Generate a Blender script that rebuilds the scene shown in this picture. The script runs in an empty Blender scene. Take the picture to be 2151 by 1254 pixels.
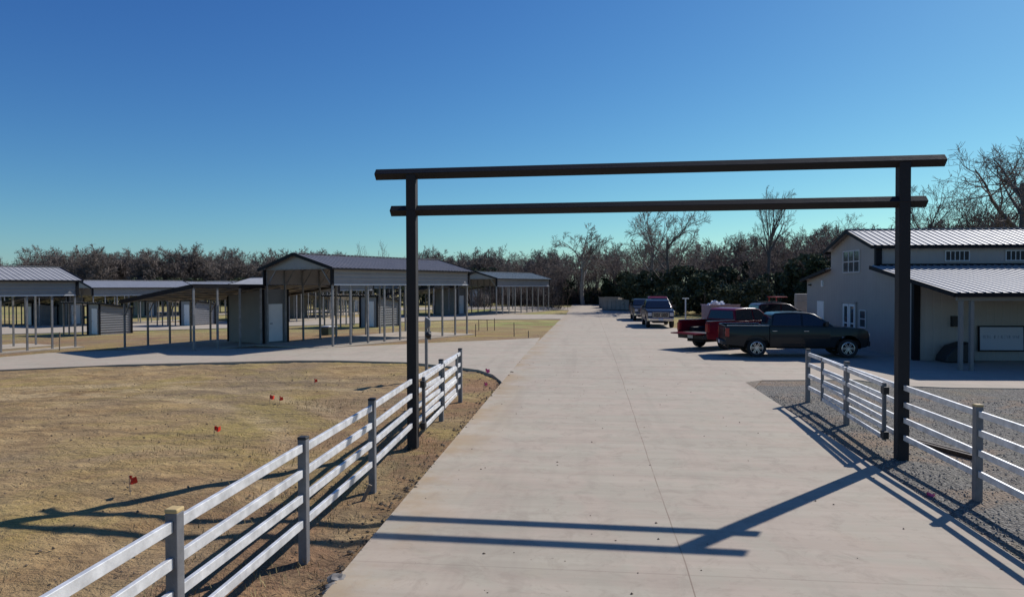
import bpy, bmesh, math, random
import numpy as np
from mathutils import Vector, Matrix, Quaternion
random.seed(7); RNG = np.random.default_rng(7)
R = math.radians
SC = bpy.context.scene
COL = SC.collection

# ------------------------------------------------------------------ camera
PW, PH = 2151.0, 1254.0
FPX = 1434.0
CAMZ = 3.3
YAW, PITCH, ROLL = R(6.35), R(1.0), R(-0.16)
CAMROT = Matrix.Rotation(YAW, 3, 'Z') @ Matrix.Rotation(R(90) - PITCH, 3, 'X') @ Matrix.Rotation(ROLL, 3, 'Z')
cam = bpy.data.cameras.new('camera'); camo = bpy.data.objects.new('camera', cam); COL.objects.link(camo)
camo.location = (0, 0, CAMZ); camo.rotation_euler = CAMROT.to_euler()
cam.sensor_width = 36; cam.lens = FPX / PW * 36; cam.clip_end = 3000; cam.clip_start = 0.1
SC.camera = camo

def sstep(a, b, x):
    t = min(1, max(0, (x - a) / (b - a))); return t * t * (3 - 2 * t)
def gz(x, y):
    """height of the finished ground: rises a little along the road, falls away to the left"""
    f = 0.0084 * min(max(y, -10), 30) - .10 * sstep(30, 72, y) + .55 * sstep(74, 102, y)
    s = 1 - 0.6 * sstep(-12, -52, x) if x < -12 else 1.0
    return f * s - 0.02 * min(max(0, -12 - x), 42)
def ray(px, py):
    d = CAMROT @ Vector(((px - PW / 2) / FPX, -(py - PH / 2) / FPX, -1.0))
    return d
def G(px, py):
    """ground point seen at a pixel of the survey photograph"""
    d = ray(px, py); t = -CAMZ / d.z if d.z < 0 else 400
    for _ in range(40):
        x, y = d.x * t, d.y * t
        t += .6 * ((gz(x, y) - CAMZ) / d.z - t)
    return Vector((d.x * t, d.y * t, gz(d.x * t, d.y * t)))
CR = Vector((math.cos(YAW), math.sin(YAW), 0)); CF = Vector((-math.sin(YAW), math.cos(YAW), 0))
def W(X, Z, z=0.0):
    """camera-aligned floor coordinates to world"""
    p = CR * X + CF * Z; return Vector((p.x, p.y, z))
def WX(px, Z):
    p = W((px - PW / 2) / FPX * Z, Z); p.z = gz(p.x, p.y); return p
def ztop(px, py, Z):
    d = ray(px, py); k = Z / (d.dot(CF)); return CAMZ + d.z * k

# ------------------------------------------------------------------ materials
def nd(nt, t, loc=(0, 0)):
    n = nt.nodes.new(t); n.location = loc; return n
def mat(name, col, rough=0.7, metal=0.0, var=0.0, scale=6.0, bump=0.0, bscale=40.0, spec=0.5, coat=0.0, stretch=None, col2=None):
    m = bpy.data.materials.new(name); m.use_nodes = True
    nt = m.node_tree; b = nt.nodes['Principled BSDF']
    b.inputs['Base Color'].default_value = (*col, 1); b.inputs['Roughness'].default_value = rough
    b.inputs['Metallic'].default_value = metal; b.inputs['Specular IOR Level'].default_value = spec
    b.inputs['Coat Weight'].default_value = coat
    tc = nd(nt, 'ShaderNodeTexCoord')
    src = tc.outputs['Object']
    if stretch:
        mp = nd(nt, 'ShaderNodeMapping'); mp.inputs['Scale'].default_value = stretch
        nt.links.new(src, mp.inputs['Vector']); src = mp.outputs['Vector']
    if var > 0:
        n = nd(nt, 'ShaderNodeTexNoise'); n.inputs['Scale'].default_value = scale; n.inputs['Detail'].default_value = 5
        n.inputs['Roughness'].default_value = 0.6
        nt.links.new(src, n.inputs['Vector'])
        r = nd(nt, 'ShaderNodeValToRGB'); r.color_ramp.elements[0].position = 0.3; r.color_ramp.elements[1].position = 0.7
        c2 = col2 or tuple(min(1, c * (1 + var)) for c in col)
        r.color_ramp.elements[0].color = (*[c * (1 - var) for c in col], 1) if not col2 else (*col, 1)
        r.color_ramp.elements[1].color = (*c2, 1)
        nt.links.new(n.outputs['Fac'], r.inputs['Fac']); nt.links.new(r.outputs['Color'], b.inputs['Base Color'])
        mr = nd(nt, 'ShaderNodeMapRange'); mr.inputs['To Min'].default_value = max(0, rough - .08); mr.inputs['To Max'].default_value = min(1, rough + .08)
        nt.links.new(n.outputs['Fac'], mr.inputs['Value']); nt.links.new(mr.outputs['Result'], b.inputs['Roughness'])
    if bump > 0:
        n2 = nd(nt, 'ShaderNodeTexNoise'); n2.inputs['Scale'].default_value = bscale; n2.inputs['Detail'].default_value = 4
        nt.links.new(src, n2.inputs['Vector'])
        bp = nd(nt, 'ShaderNodeBump'); bp.inputs['Strength'].default_value = bump; bp.inputs['Distance'].default_value = 0.02
        nt.links.new(n2.outputs['Fac'], bp.inputs['Height']); nt.links.new(bp.outputs['Normal'], b.inputs['Normal'])
    return m

M = {}
M['arch'] = mat('arch_paint', (.014, .0115, .0115), .75, 0, .25, 5, .15, 60)
M['post'] = mat('galvanised_post', (.17, .17, .175), .5, .2, .18, 7, .1, 80)
M['rail'] = mat('galvanised_rail', (.68, .67, .655), .5, .35, .26, 5, .08, 90)
M['capblack'] = mat('black_cap', (.03, .028, .026), .6)
M['captan'] = mat('tan_cap', (.5, .36, .16), .7)
M['black'] = mat('black_trim', (.007, .007, .010), .6, 0, .2, 3, spec=.2)
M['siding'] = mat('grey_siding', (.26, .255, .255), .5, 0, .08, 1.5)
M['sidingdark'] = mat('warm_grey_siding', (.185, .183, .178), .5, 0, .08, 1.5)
M['barn'] = mat('barn_siding', (.325, .298, .278), .55, 0, .07, 1.2)
M['trimlight'] = mat('light_trim', (.6, .6, .6), .5)
M['roofdark'] = mat('charcoal_roof', (.19, .18, .183), .45, .2, .1, 2)
M['rooflight'] = mat('galvalume_roof', (.32, .315, .315), .62, .05, .10, 2)
M['roofmid'] = mat('grey_roof', (.36, .36, .365), .45, .3, .10, 2)
M['roofteal'] = mat('green_grey_roof', (.20, .235, .235), .45, .2, .10, 2)
M['steel'] = mat('steel_tube', (.24, .235, .235), .5, .4, .25, 4)
M['white'] = mat('white_paint', (.72, .72, .70), .5, 0, .05, 4)
M['whitedoor'] = mat('door_paint', (.80, .79, .75), .5, 0, .05, 3)
M['glass'] = mat('dark_glass', (.012, .014, .017), .06, 0, spec=.8)
M['winglass'] = mat('window_glass', (.05, .07, .08), .05, 0, spec=.9)
M['tyre'] = mat('tyre_rubber', (.018, .018, .018), .85, 0, .2, 20)
M['rim'] = mat('alloy_rim', (.55, .55, .56), .3, .8)
M['chrome'] = mat('chrome', (.65, .65, .66), .18, 1.0)
M['dark'] = mat('dark_plastic', (.02, .02, .021), .6)
M['under'] = mat('chassis', (.012, .012, .012), .9)
M['tail'] = mat('tail_light', (.30, .02, .02), .2, coat=.5)
M['lamp'] = mat('headlight', (.55, .55, .57), .12, .2, coat=.6)
M['plate'] = mat('number_plate', (.55, .55, .58), .5)
def paint(name, c): return mat(name, c, .32, .0, coat=.3, var=.05, scale=2, spec=.22)
M['p_grey'] = paint('slate_paint', (.008, .013, .018))
M['p_red'] = paint('red_paint', (.15, .004, .014))
M['p_maroon'] = paint('maroon_paint', (.05, .005, .009))
M['p_blue'] = paint('navy_paint', (.006, .013, .036))
M['p_black'] = paint('black_paint', (.014, .014, .016))
M['redflag'] = mat('red_plastic', (.75, .035, .015), .5)
M['pinkflag'] = mat('pink_plastic', (.85, .10, .28), .5)
M['wire'] = mat('wire', (.2, .2, .2), .5, .6)
M['bark'] = mat('bark', (.13, .11, .095), .9, 0, .35, 6, .4, 25)
M['barkpale'] = mat('pale_bark', (.24, .215, .19), .9, 0, .35, 6, .4, 25)
M['twig'] = mat('twigs', (.17, .134, .114), .9, 0, .3, .6)
M['twigred'] = mat('reddish_twigs', (.185, .128, .104), .9, 0, .3, .6)
M['twigfar'] = mat('far_twigs', (.165, .134, .114), .9, 0, .35, .35)
M['cedar'] = mat('cedar_leaves', (.042, .056, .032), 1.0, 0, .5, .9, spec=.05)
M['cedarlight'] = mat('evergreen_leaves', (.085, .094, .058), 1.0, 0, .5, .9, spec=.05)
M['brush'] = mat('brush_twigs', (.105, .082, .068), .9, 0, .4, .5)
M['wood'] = mat('weathered_wood', (.22, .17, .12), .85, 0, .3, 8)
M['rust'] = mat('rusty_steel', (.045, .028, .02), .7, .2, .5, 12)
M['stone'] = mat('stone', (.22, .20, .18), .9, 0, .4, 5)
M['gravelstone'] = mat('gravel_stones', (.25, .222, .18), .9, 0, .55, 9)
M['clod'] = mat('dirt_clods', (.15, .11, .072), .95, 0, .4, 6)
M['pink'] = mat('faded_pink', (.32, .22, .25), .7, 0, .15, 2)
M['beige'] = mat('beige_panel', (.26, .235, .205), .7, 0, .15, 2)
M['plastic'] = mat('white_sheet', (.75, .75, .76), .45)
M['green'] = mat('green_box', (.045, .065, .04), .6)
M['redpaint'] = mat('machine_red', (.30, .02, .02), .45)
M['grass'] = mat('dry_grass', (.26, .20, .09), .9, 0, .45, 1.2)
M['casing'] = mat('window_casing', (.50, .50, .50), .5)
M['darkpane'] = mat('dark_pane', (.015, .016, .02), .35, 0, spec=.3)
M['signface'] = mat('sign_face', (.42, .44, .50), .6)
M['signmark'] = mat('sign_mark', (.22, .23, .30), .6)

# ground ------------------------------------------------------------
def mixn(nt, fac, a, b, blend='MIX'):
    n = nd(nt, 'ShaderNodeMix'); n.data_type = 'RGBA'; n.blend_type = blend
    for k, v in ((0, fac), (6, a), (7, b)):
        if isinstance(v, (int, float)): n.inputs[k].default_value = v
        elif isinstance(v, tuple): n.inputs[k].default_value = (*v, 1)
        else: nt.links.new(v, n.inputs[k])
    return n.outputs[2]
def noise(nt, vec, scale, detail=5, rough=.6, dist=0.0, stretch=None):
    if stretch:
        mp = nd(nt, 'ShaderNodeMapping'); mp.inputs['Scale'].default_value = stretch[:3]
        if len(stretch) > 3: mp.inputs['Rotation'].default_value = (0, 0, stretch[3])
        nt.links.new(vec, mp.inputs['Vector']); vec = mp.outputs['Vector']
    n = nd(nt, 'ShaderNodeTexNoise'); n.inputs['Scale'].default_value = scale; n.inputs['Detail'].default_value = detail
    n.inputs['Roughness'].default_value = rough; n.inputs['Distortion'].default_value = dist
    nt.links.new(vec, n.inputs['Vector']); return n.outputs['Fac']
def ramp(nt, fac, p0, p1, c0=(0, 0, 0), c1=(1, 1, 1)):
    r = nd(nt, 'ShaderNodeValToRGB'); e = r.color_ramp.elements
    e[0].position = p0; e[1].position = p1; e[0].color = (*c0, 1); e[1].color = (*c1, 1)
    nt.links.new(fac, r.inputs['Fac']); return r.outputs['Color']
def mth(nt, op, a, b=None):
    n = nd(nt, 'ShaderNodeMath'); n.operation = op
    for k, v in ((0, a), (1, b)):
        if v is None: continue
        if isinstance(v, (int, float)): n.inputs[k].default_value = v
        else: nt.links.new(v, n.inputs[k])
    return n.outputs[0]
def newmat(name, rough):
    m = bpy.data.materials.new(name); m.use_nodes = True
    nt = m.node_tree; b = nt.nodes['Principled BSDF']; b.inputs['Roughness'].default_value = rough
    b.inputs['Specular IOR Level'].default_value = .25
    g = nd(nt, 'ShaderNodeNewGeometry')
    return m, nt, b, g.outputs['Position']
def bump(nt, b, h, strength, dist):
    bp = nd(nt, 'ShaderNodeBump'); bp.inputs['Strength'].default_value = strength; bp.inputs['Distance'].default_value = dist
    nt.links.new(h, bp.inputs['Height']); nt.links.new(bp.outputs['Normal'], b.inputs['Normal'])

def ground_material():
    m, nt, b, P = newmat('dirt_and_dry_grass', .95)
    big = noise(nt, P, .16, 4, .6, .6)
    mid = noise(nt, P, .7, 6, .65, .4, (1, 2.2, 1, .35))
    fine = noise(nt, P, 5.0, 6, .7)
    vf = noise(nt, P, 22, 4, .7)
    tan = ramp(nt, mid, .34, .66, (.245, .150, .066), (.46, .315, .145))
    c = mixn(nt, ramp(nt, big, .42, .62), tan, mixn(nt, fine, (.20, .140, .080), (.285, .205, .118)))
    # olive winter grass patches
    gp = noise(nt, P, .22, 5, .65, .8)
    gm = mth(nt, 'MULTIPLY', ramp(nt, gp, .46, .60), ramp(nt, fine, .25, .50))
    c = mixn(nt, mth(nt, 'MULTIPLY', gm, .85), c, (.325, .240, .078))
    wv = noise(nt, P, .55, 4, .6, 1.6, (.35, 1.5, 1, -.5))
    c = mixn(nt, mth(nt, 'MULTIPLY', ramp(nt, wv, .52, .60), .45), c, (.155, .108, .062))
    pl = noise(nt, P, .33, 5, .65, 1.0, (.6, 1.6, 1, .2))
    c = mixn(nt, mth(nt, 'MULTIPLY', ramp(nt, pl, .56, .70), .6), c, (.46, .33, .165))
    # far ground: straw coloured turf with green tints
    sx = nd(nt, 'ShaderNodeSeparateXYZ'); nt.links.new(P, sx.inputs[0])
    far = mth(nt, 'MULTIPLY', nd_range(nt, sx.outputs['Y'], 44, 56), 1.0)
    turf = mixn(nt, ramp(nt, noise(nt, P, .12, 4, .6), .38, .62), (.43, .335, .135), (.25, .285, .075))
    turf = mixn(nt, ramp(nt, noise(nt, P, .5, 4, .6), .55, .75), turf, (.25, .15, .085))
    c = mixn(nt, mth(nt, 'MULTIPLY', far, .9), c, turf)
    # reddish bare soil next to the cross street
    red = mth(nt, 'MULTIPLY', ramp(nt, noise(nt, P, .35, 4, .6), .45, .60), nd_range(nt, sx.outputs['Y'], 30, 34))
    c = mixn(nt, mth(nt, 'MULTIPLY', red, .55), c, (.25, .135, .078))
    # paler wheel tracks swinging across the field
    for cx, cy, rr in ((-16, 8, 11.2), (-16, 8, 12.9), (-9, 2, 18.5), (-9, 2, 20.2)):
        dx = mth(nt, 'SUBTRACT', sx.outputs['X'], cx); dy = mth(nt, 'SUBTRACT', sx.outputs['Y'], cy)
        q = mth(nt, 'SQRT', mth(nt, 'ADD', mth(nt, 'MULTIPLY', dx, dx), mth(nt, 'MULTIPLY', dy, dy)))
        q = mth(nt, 'ABSOLUTE', mth(nt, 'SUBTRACT', q, rr))
        q = mth(nt, 'MULTIPLY', nd_range(nt, q, .42, .12), mth(nt, 'MULTIPLY', nd_range(nt, sx.outputs['X'], -2.8, -5), ramp(nt, mid, .35, .60)))
        c = mixn(nt, mth(nt, 'MULTIPLY', q, .7), c, (.46, .335, .18))
    rd = mth(nt, 'MULTIPLY', nd_range(nt, sx.outputs['X'], -7.5, -4.0), ramp(nt, noise(nt, P, .45, 5, .65, .5), .42, .58))
    rd = mth(nt, 'MULTIPLY', rd, nd_range(nt, sx.outputs['Y'], 30, 25))
    c = mixn(nt, mth(nt, 'MULTIPLY', rd, .75), c, (.285, .150, .078))
    # damp dark soil along the road edge and the fence
    dk = nd(nt, 'ShaderNodeMapRange'); dk.inputs['From Min'].default_value = -7.0; dk.inputs['From Max'].default_value = -3.2
    nt.links.new(sx.outputs['X'], dk.inputs['Value'])
    near = nd_range(nt, sx.outputs['Y'], 20, 8)
    dm = mth(nt, 'MULTIPLY', mth(nt, 'MULTIPLY', dk.outputs[0], near), ramp(nt, noise(nt, P, 1.1, 5, .7), .36, .62))
    c = mixn(nt, mth(nt, 'MULTIPLY', dm, .7), c, (.105, .072, .042))
    sp = ramp(nt, vf, .60, .72)
    c = mixn(nt, mth(nt, 'MULTIPLY', sp, .22), c, (.11, .075, .045))
    sp2 = ramp(nt, noise(nt, P, 2.6, 6, .72, .5, (1, 2.6, 1, .12)), .55, .66)
    c = mixn(nt, mth(nt, 'MULTIPLY', sp2, .5), c, (.15, .103, .052))
    nt.links.new(c, b.inputs['Base Color'])
    h = mth(nt, 'ADD', mth(nt, 'MULTIPLY', fine, .55), mth(nt, 'MULTIPLY', vf, .22))
    h = mth(nt, 'ADD', h, mth(nt, 'MULTIPLY', noise(nt, P, 2.3, 5, .7, .5, (1, 1.8, 1)), 1.6))
    bump(nt, b, h, 1.0, .07)
    return m
def nd_range(nt, v, a, b):
    n = nd(nt, 'ShaderNodeMapRange'); n.inputs['From Min'].default_value = a; n.inputs['From Max'].default_value = b
    nt.links.new(v, n.inputs['Value']); return n.outputs[0]

def concrete_material(name, joint_x=None, tint=(1, 1, 1)):
    m, nt, b, P = newmat(name, .85)
    sx = nd(nt, 'ShaderNodeSeparateXYZ'); nt.links.new(P, sx.inputs[0])
    t = lambda c: tuple(a * k * q for a, k, q in zip(c, tint, (1.04, .955, .81)))
    big = noise(nt, P, .22, 4, .6, .5)
    c = ramp(nt, big, .35, .65, t((.375, .335, .300)), t((.405, .375, .330)))
    st = noise(nt, P, 1.0, 6, .7, .2, (.16, 2.2, 1))          # streaks from the finishing broom, across the lane
    c = mixn(nt, .60, c, ramp(nt, st, .34, .66, t((.30, .265, .24)), t((.475, .44, .40))))
    blot = noise(nt, P, .9, 6, .7, .6)
    c = mixn(nt, mth(nt, 'MULTIPLY', ramp(nt, blot, .55, .75), .35), c, t((.39, .325, .25)))
    pale = noise(nt, P, .55, 6, .72, 1.2, (.5, 1.6, 1))
    c = mixn(nt, mth(nt, 'MULTIPLY', ramp(nt, pale, .60, .74), .35), c, t((.50, .47, .43)))
    hu = noise(nt, P, .8, 4, .65, .8, (1, 1.3, 1, .6))
    c = mixn(nt, .38, c, ramp(nt, hu, .40, .60, t((.43, .372, .345)), t((.365, .37, .335))))
    cl = noise(nt, P, 2.6, 6, .75, .6)
    c = mixn(nt, mth(nt, 'MULTIPLY', ramp(nt, cl, .50, .66), .42), c, t((.255, .222, .20)))
    wr = noise(nt, P, 1.0, 4, .6, .5, (1.3, .10, 1))
    c = mixn(nt, mth(nt, 'MULTIPLY', ramp(nt, wr, .52, .66), .30), c, t((.29, .262, .24)))
    sp = noise(nt, P, 14, 3, .6)
    c = mixn(nt, mth(nt, 'MULTIPLY', ramp(nt, sp, .70, .76), .5), c, t((.17, .14, .12)))
    if joint_x is not None:
        w = mth(nt, 'ADD', mth(nt, 'MULTIPLY', noise(nt, P, .35, 2, .5), .10), joint_x - .05)
        d = mth(nt, 'ABSOLUTE', mth(nt, 'SUBTRACT', sx.outputs['X'], w))
        j = mth(nt, 'MULTIPLY', nd_range(nt, d, .010, .005), nd_range(nt, noise(nt, P, 1.2, 3, .6), .25, .5))
        c = mixn(nt, mth(nt, 'MULTIPLY', j, .62), c, (.15, .095, .065))
        # sawn cross joints, one every six metres
        f = mth(nt, 'ABSOLUTE', mth(nt, 'SUBTRACT', mth(nt, 'FRACT', mth(nt, 'DIVIDE', mth(nt, 'SUBTRACT', sx.outputs['Y'], 4.6), 6.1)), .5))
        j2 = nd_range(nt, f, .0030, .0016)
        c = mixn(nt, mth(nt, 'MULTIPLY', j2, .2), c, (.17, .13, .10))
        # dusty mud carried onto the slab's left edge
        e = nd_range(nt, sx.outputs['X'], -1.7, -2.75)
        c = mixn(nt, mth(nt, 'MULTIPLY', mth(nt, 'MULTIPLY', e, ramp(nt, noise(nt, P, .6, 6, .7), .43, .60)), .85), c, (.37, .262, .15))
    nt.links.new(c, b.inputs['Base Color'])
    bump(nt, b, mth(nt, 'ADD', st, mth(nt, 'MULTIPLY', sp, .4)), .12, .02)
    return m
def gravel_material():
    m, nt, b, P = newmat('crushed_gravel', .95)
    v = nd(nt, 'ShaderNodeTexVoronoi'); v.inputs['Scale'].default_value = 23; nt.links.new(P, v.inputs['Vector'])
    c = ramp(nt, v.outputs['Color'], .1, .9, (.10, .091, .078), (.275, .25, .21))
    big = noise(nt, P, .55, 5, .65, .6)
    c = mixn(nt, mth(nt, 'MULTIPLY', ramp(nt, big, .50, .64), .8), c, (.29, .20, .13))
    gr = noise(nt, P, .35, 5, .7, .6)
    c = mixn(nt, mth(nt, 'MULTIPLY', ramp(nt, gr, .52, .68), .4), c, (.17, .165, .095))
    dkp = noise(nt, P, 4, 4, .7)
    c = mixn(nt, mth(nt, 'MULTIPLY', ramp(nt, dkp, .55, .75), .5), c, (.085, .076, .066))
    nt.links.new(c, b.inputs['Base Color'])
    bump(nt, b, mth(nt, 'SUBTRACT', dkp, v.outputs['Distance']), 1.0, .04)
    return m
M['ground'] = ground_material()
M['road'] = concrete_material('road_concrete', 1.10)
M['street'] = concrete_material('street_concrete', None, (1.03, 1.03, 1.03))
M['pad'] = concrete_material('pad_concrete', None, (1.05, 1.05, 1.05))
M['gravel'] = gravel_material()
def rib_bump(m, axis, pitch):
    nt = m.node_tree; b = nt.nodes['Principled BSDF']
    tc = nd(nt, 'ShaderNodeTexCoord'); sx = nd(nt, 'ShaderNodeSeparateXYZ'); nt.links.new(tc.outputs['Object'], sx.inputs[0])
    if axis == 'XY': s = mth(nt, 'ADD', sx.outputs['X'], sx.outputs['Y'])
    else: s = sx.outputs[axis]
    f = mth(nt, 'ABSOLUTE', mth(nt, 'SUBTRACT', mth(nt, 'FRACT', mth(nt, 'DIVIDE', s, pitch)), .5))
    bump(nt, b, nd_range(nt, f, .0, .12), .4, .015)
rib_bump(M['barn'], 'XY', .30)

# ------------------------------------------------------------------ mesh helpers
class MB:
    def __init__(s): s.v = []; s.f = []
    def add(s, vs, fs):
        o = len(s.v); s.v += [tuple(v) for v in vs]; s.f += [tuple(i + o for i in f) for f in fs]; return s
    def box(s, x0, x1, y0, y1, z0, z1):
        return s.add([(x0, y0, z0), (x1, y0, z0), (x1, y1, z0), (x0, y1, z0), (x0, y0, z1), (x1, y0, z1), (x1, y1, z1), (x0, y1, z1)],
                     [(3, 2, 1, 0), (4, 5, 6, 7), (0, 1, 5, 4), (1, 2, 6, 5), (2, 3, 7, 6), (3, 0, 4, 7)])
    def beam(s, p0, p1, w, h, up=(0, 0, 1)):
        p0, p1 = Vector(p0), Vector(p1); d = (p1 - p0).normalized(); u = Vector(up)
        r = d.cross(u).normalized() * (w / 2); u = r.cross(d).normalized() * (h / 2)
        vs = [p + a * r + b * u for p in (p0, p1) for a, b in ((-1, -1), (1, -1), (1, 1), (-1, 1))]
        return s.add(vs, [(0, 1, 2, 3), (7, 6, 5, 4), (0, 4, 5, 1), (1, 5, 6, 2), (2, 6, 7, 3), (3, 7, 4, 0)])
    def tube(s, p0, p1, r0, r1=None, n=8, cap=True):
        r1 = r0 if r1 is None else r1
        p0, p1 = Vector(p0), Vector(p1); d = (p1 - p0).normalized()
        a = d.orthogonal().normalized(); b = d.cross(a)
        vs = []
        for p, r in ((p0, r0), (p1, r1)):
            for i in range(n):
                t = 2 * math.pi * i / n; vs.append(p + (a * math.cos(t) + b * math.sin(t)) * r)
        fs = [(i, (i + 1) % n, n + (i + 1) % n, n + i) for i in range(n)]
        if cap: fs += [tuple(range(n - 1, -1, -1)), tuple(range(n, 2 * n))]
        return s.add(vs, fs)
    def lathe(s, prof, o, d, n=24):
        o, d = Vector(o), Vector(d).normalized(); a = d.orthogonal().normalized(); b = d.cross(a); vs = []; fs = []
        for r, h in prof:
            for i in range(n):
                t = 2 * math.pi * i / n; vs.append(o + d * h + (a * math.cos(t) + b * math.sin(t)) * max(r, 1e-4))
        for k in range(len(prof) - 1):
            for i in range(n): fs.append((k * n + i, k * n + (i + 1) % n, (k + 1) * n + (i + 1) % n, (k + 1) * n + i))
        return s.add(vs, fs)
    def prism(s, pts, d):
        """closed planar outline pushed along d"""
        n = len(pts); d = Vector(d); a = [Vector(p) for p in pts]
        return s.add(a + [p + d for p in a], [tuple(range(n - 1, -1, -1)), tuple(range(n, 2 * n))] + [(i, (i + 1) % n, n + (i + 1) % n, n + i) for i in range(n)])
    def ribbed(s, o, u, v, n, Wd, L, pitch, rw, rh, th=.02):
        """profiled metal sheet: ribs run along v, stepped across u, raised along n"""
        o, u, v, n = Vector(o), Vector(u).normalized(), Vector(v).normalized(), Vector(n).normalized()
        prof = [(0, 0)]; k = pitch / 2
        while k + rw < Wd:
            prof += [(k - rw / 2 - rh * .6, 0), (k - rw / 2, rh), (k + rw / 2, rh), (k + rw / 2 + rh * .6, 0)]; k += pitch
        prof += [(Wd, 0), (Wd, -th), (0, -th)]
        return s.prism([o + u * a + n * b for a, b in prof], v * L)
    def octa(s, c, r, j=.3):
        c = Vector(c); rr = lambda: r * (1 + random.uniform(-j, j))
        vs = [c + Vector((rr(), 0, 0)), c + Vector((-rr(), r * random.uniform(-j, j), 0)), c + Vector((0, rr(), 0)), c + Vector((0, -rr(), 0)), c + Vector((0, 0, rr() * .75)), c + Vector((0, 0, -rr() * .6))]
        return s.add(vs, [(0, 2, 4), (2, 1, 4), (1, 3, 4), (3, 0, 4), (2, 0, 5), (1, 2, 5), (3, 1, 5), (0, 3, 5)])
    def build(s, name, m, parent=None, smooth=None, bevel=0.0, recalc=True):
        me = bpy.data.meshes.new(name); me.from_pydata(s.v, [], s.f)
        if recalc:
            bm = bmesh.new(); bm.from_mesh(me); bmesh.ops.recalc_face_normals(bm, faces=bm.faces); bm.to_mesh(me); bm.free()
        return link(name, me, m, parent, smooth, bevel)
def link(name, me, m, parent=None, smooth=None, bevel=0.0):
    me.materials.append(m)
    if smooth:
        me.polygons.foreach_set('use_smooth', [True] * len(me.polygons)); me.set_sharp_from_angle(angle=R(smooth))
    o = bpy.data.objects.new(name, me); COL.objects.link(o)
    if parent: o.parent = parent
    if bevel:
        b = o.modifiers.new('bevel', 'BEVEL'); b.width = bevel; b.segments = 2; b.limit_method = 'ANGLE'; b.angle_limit = R(35)
    return o
def thing(name, label, cat, loc=(0, 0, 0), rotz=0.0, group=None):
    o = bpy.data.objects.new(name, None); COL.objects.link(o); o.empty_display_size = .3
    o.location = loc; o.rotation_euler = (0, 0, rotz); return tag(o, label, cat, group)
def tag(o, label, cat, group=None, kind=None):
    if label: o['label'] = label
    if cat: o['category'] = cat
    if group: o['group'] = group
    if kind: o['kind'] = kind
    return o
def copy_tree(root, loc, rotz, label=None, swap=None):
    def cp(o, parent):
        c = o.copy(); COL.objects.link(c)
        if parent: c.parent = parent
        if swap and o.data and o.data in swap: c.data = swap[o.data]
        for ch in kids.get(o, []): cp(ch, c)
        return c
    kids = {}
    for o in COL.objects:
        if o.parent: kids.setdefault(o.parent, []).append(o)
    r = cp(root, None); r.location = loc; r.rotation_euler = (0, 0, rotz)
    if label: r['label'] = label
    return r

# ------------------------------------------------------------------ ground and paving
def lines(a, b, step):
    n = max(1, int(round((b - a) / step))); return [a + (b - a) * i / n for i in range(n)]
def build_ground():
    xs = lines(-900, -150, 75) + lines(-150, -60, 6) + lines(-60, -21, 3) + lines(-21, -2.6, .16) + lines(-2.6, 4.8, .75) + lines(4.8, 12, .3) + lines(12, 60, 3) + lines(60, 150, 9) + lines(150, 900, 75) + [900]
    ys = lines(-60, 0, 6) + lines(0, 30, .16) + lines(30, 60, 1.5) + lines(60, 150, 3) + lines(150, 1200, 75) + [1200]
    nx, ny = len(xs), len(ys)
    from mathutils import noise as mn
    vs = []
    for y in ys:
        for x in xs:
            z = gz(x, y)
            if -21 < x < -2.5 and 0 < y < 30:
                m = sstep(-2.5, -3.2, x) * sstep(-21, -18, x) * sstep(30, 26, y)
                q = mn.noise((x * .8, y * .8, 0)) * .5 + mn.noise((x * 2.7, y * 2.7, 3)) * .30 + mn.noise((x * 4.6, y * 4.6, 5)) * .32
                rut = 0
                for cx, cy, rr in ((-16, 8, 11.2), (-16, 8, 12.9), (-9, 2, 18.5), (-9, 2, 20.2)):
                    dd = abs(math.hypot(x - cx, y - cy) - rr); rut = max(rut, 1 - dd / .16) if dd < .16 else rut
                z += m * (-.045 + q * .085 - rut * .03)
            else: z -= .012
            vs.append((x, y, z))
    fs = [(j * nx + i, j * nx + i + 1, (j + 1) * nx + i + 1, (j + 1) * nx + i) for j in range(ny - 1) for i in range(nx - 1)]
    me = bpy.data.meshes.new('ground'); me.from_pydata(vs, [], fs)
    o = link('ground', me, M['ground'], smooth=180); tag(o, None, None, kind='structure'); return o
build_ground()
def sheet(name, pts, off, m, th=.2, step=3.0):
    bm = bmesh.new(); vs = [bm.verts.new((p[0], p[1], 0)) for p in pts]; bm.faces.new(vs)
    for ax in (0, 1):
        lo = min(p[ax] for p in pts); hi = max(p[ax] for p in pts); k = math.ceil(lo / step) * step
        while k < hi:
            co = [0, 0, 0]; co[ax] = k; no = [0, 0, 0]; no[ax] = 1
            bmesh.ops.bisect_plane(bm, geom=bm.verts[:] + bm.edges[:] + bm.faces[:], plane_co=co, plane_no=no, dist=1e-4); k += step
    ext = bmesh.ops.extrude_face_region(bm, geom=bm.faces[:])
    low = set(v for v in ext['geom'] if isinstance(v, bmesh.types.BMVert))
    for v in bm.verts: v.co.z = gz(v.co.x, v.co.y) + off - (th if v in low else 0)
    bmesh.ops.recalc_face_normals(bm, faces=bm.faces)
    me = bpy.data.meshes.new(name); bm.to_mesh(me); bm.free()
    return tag(link(name, me, m), None, None, kind='structure')
PX = lambda l: [G(*p) for p in l]
def jig(a, b, n, amp):
    a, b = Vector(a[:2]), Vector(b[:2]); d = (b - a); nrm = Vector((-d.y, d.x)).normalized()
    return [tuple(a + d * (i / n) + nrm * random.uniform(-amp, amp)) for i in range(1, n)]
sheet('road', [(-2.72, -6)] + [(-2.76, 30), (-2.6, 60), (-2.2, 98), (5.4, 98), (5.2, 60), (4.97, 30), (4.97, -6)], .050, M['road'])
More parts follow.
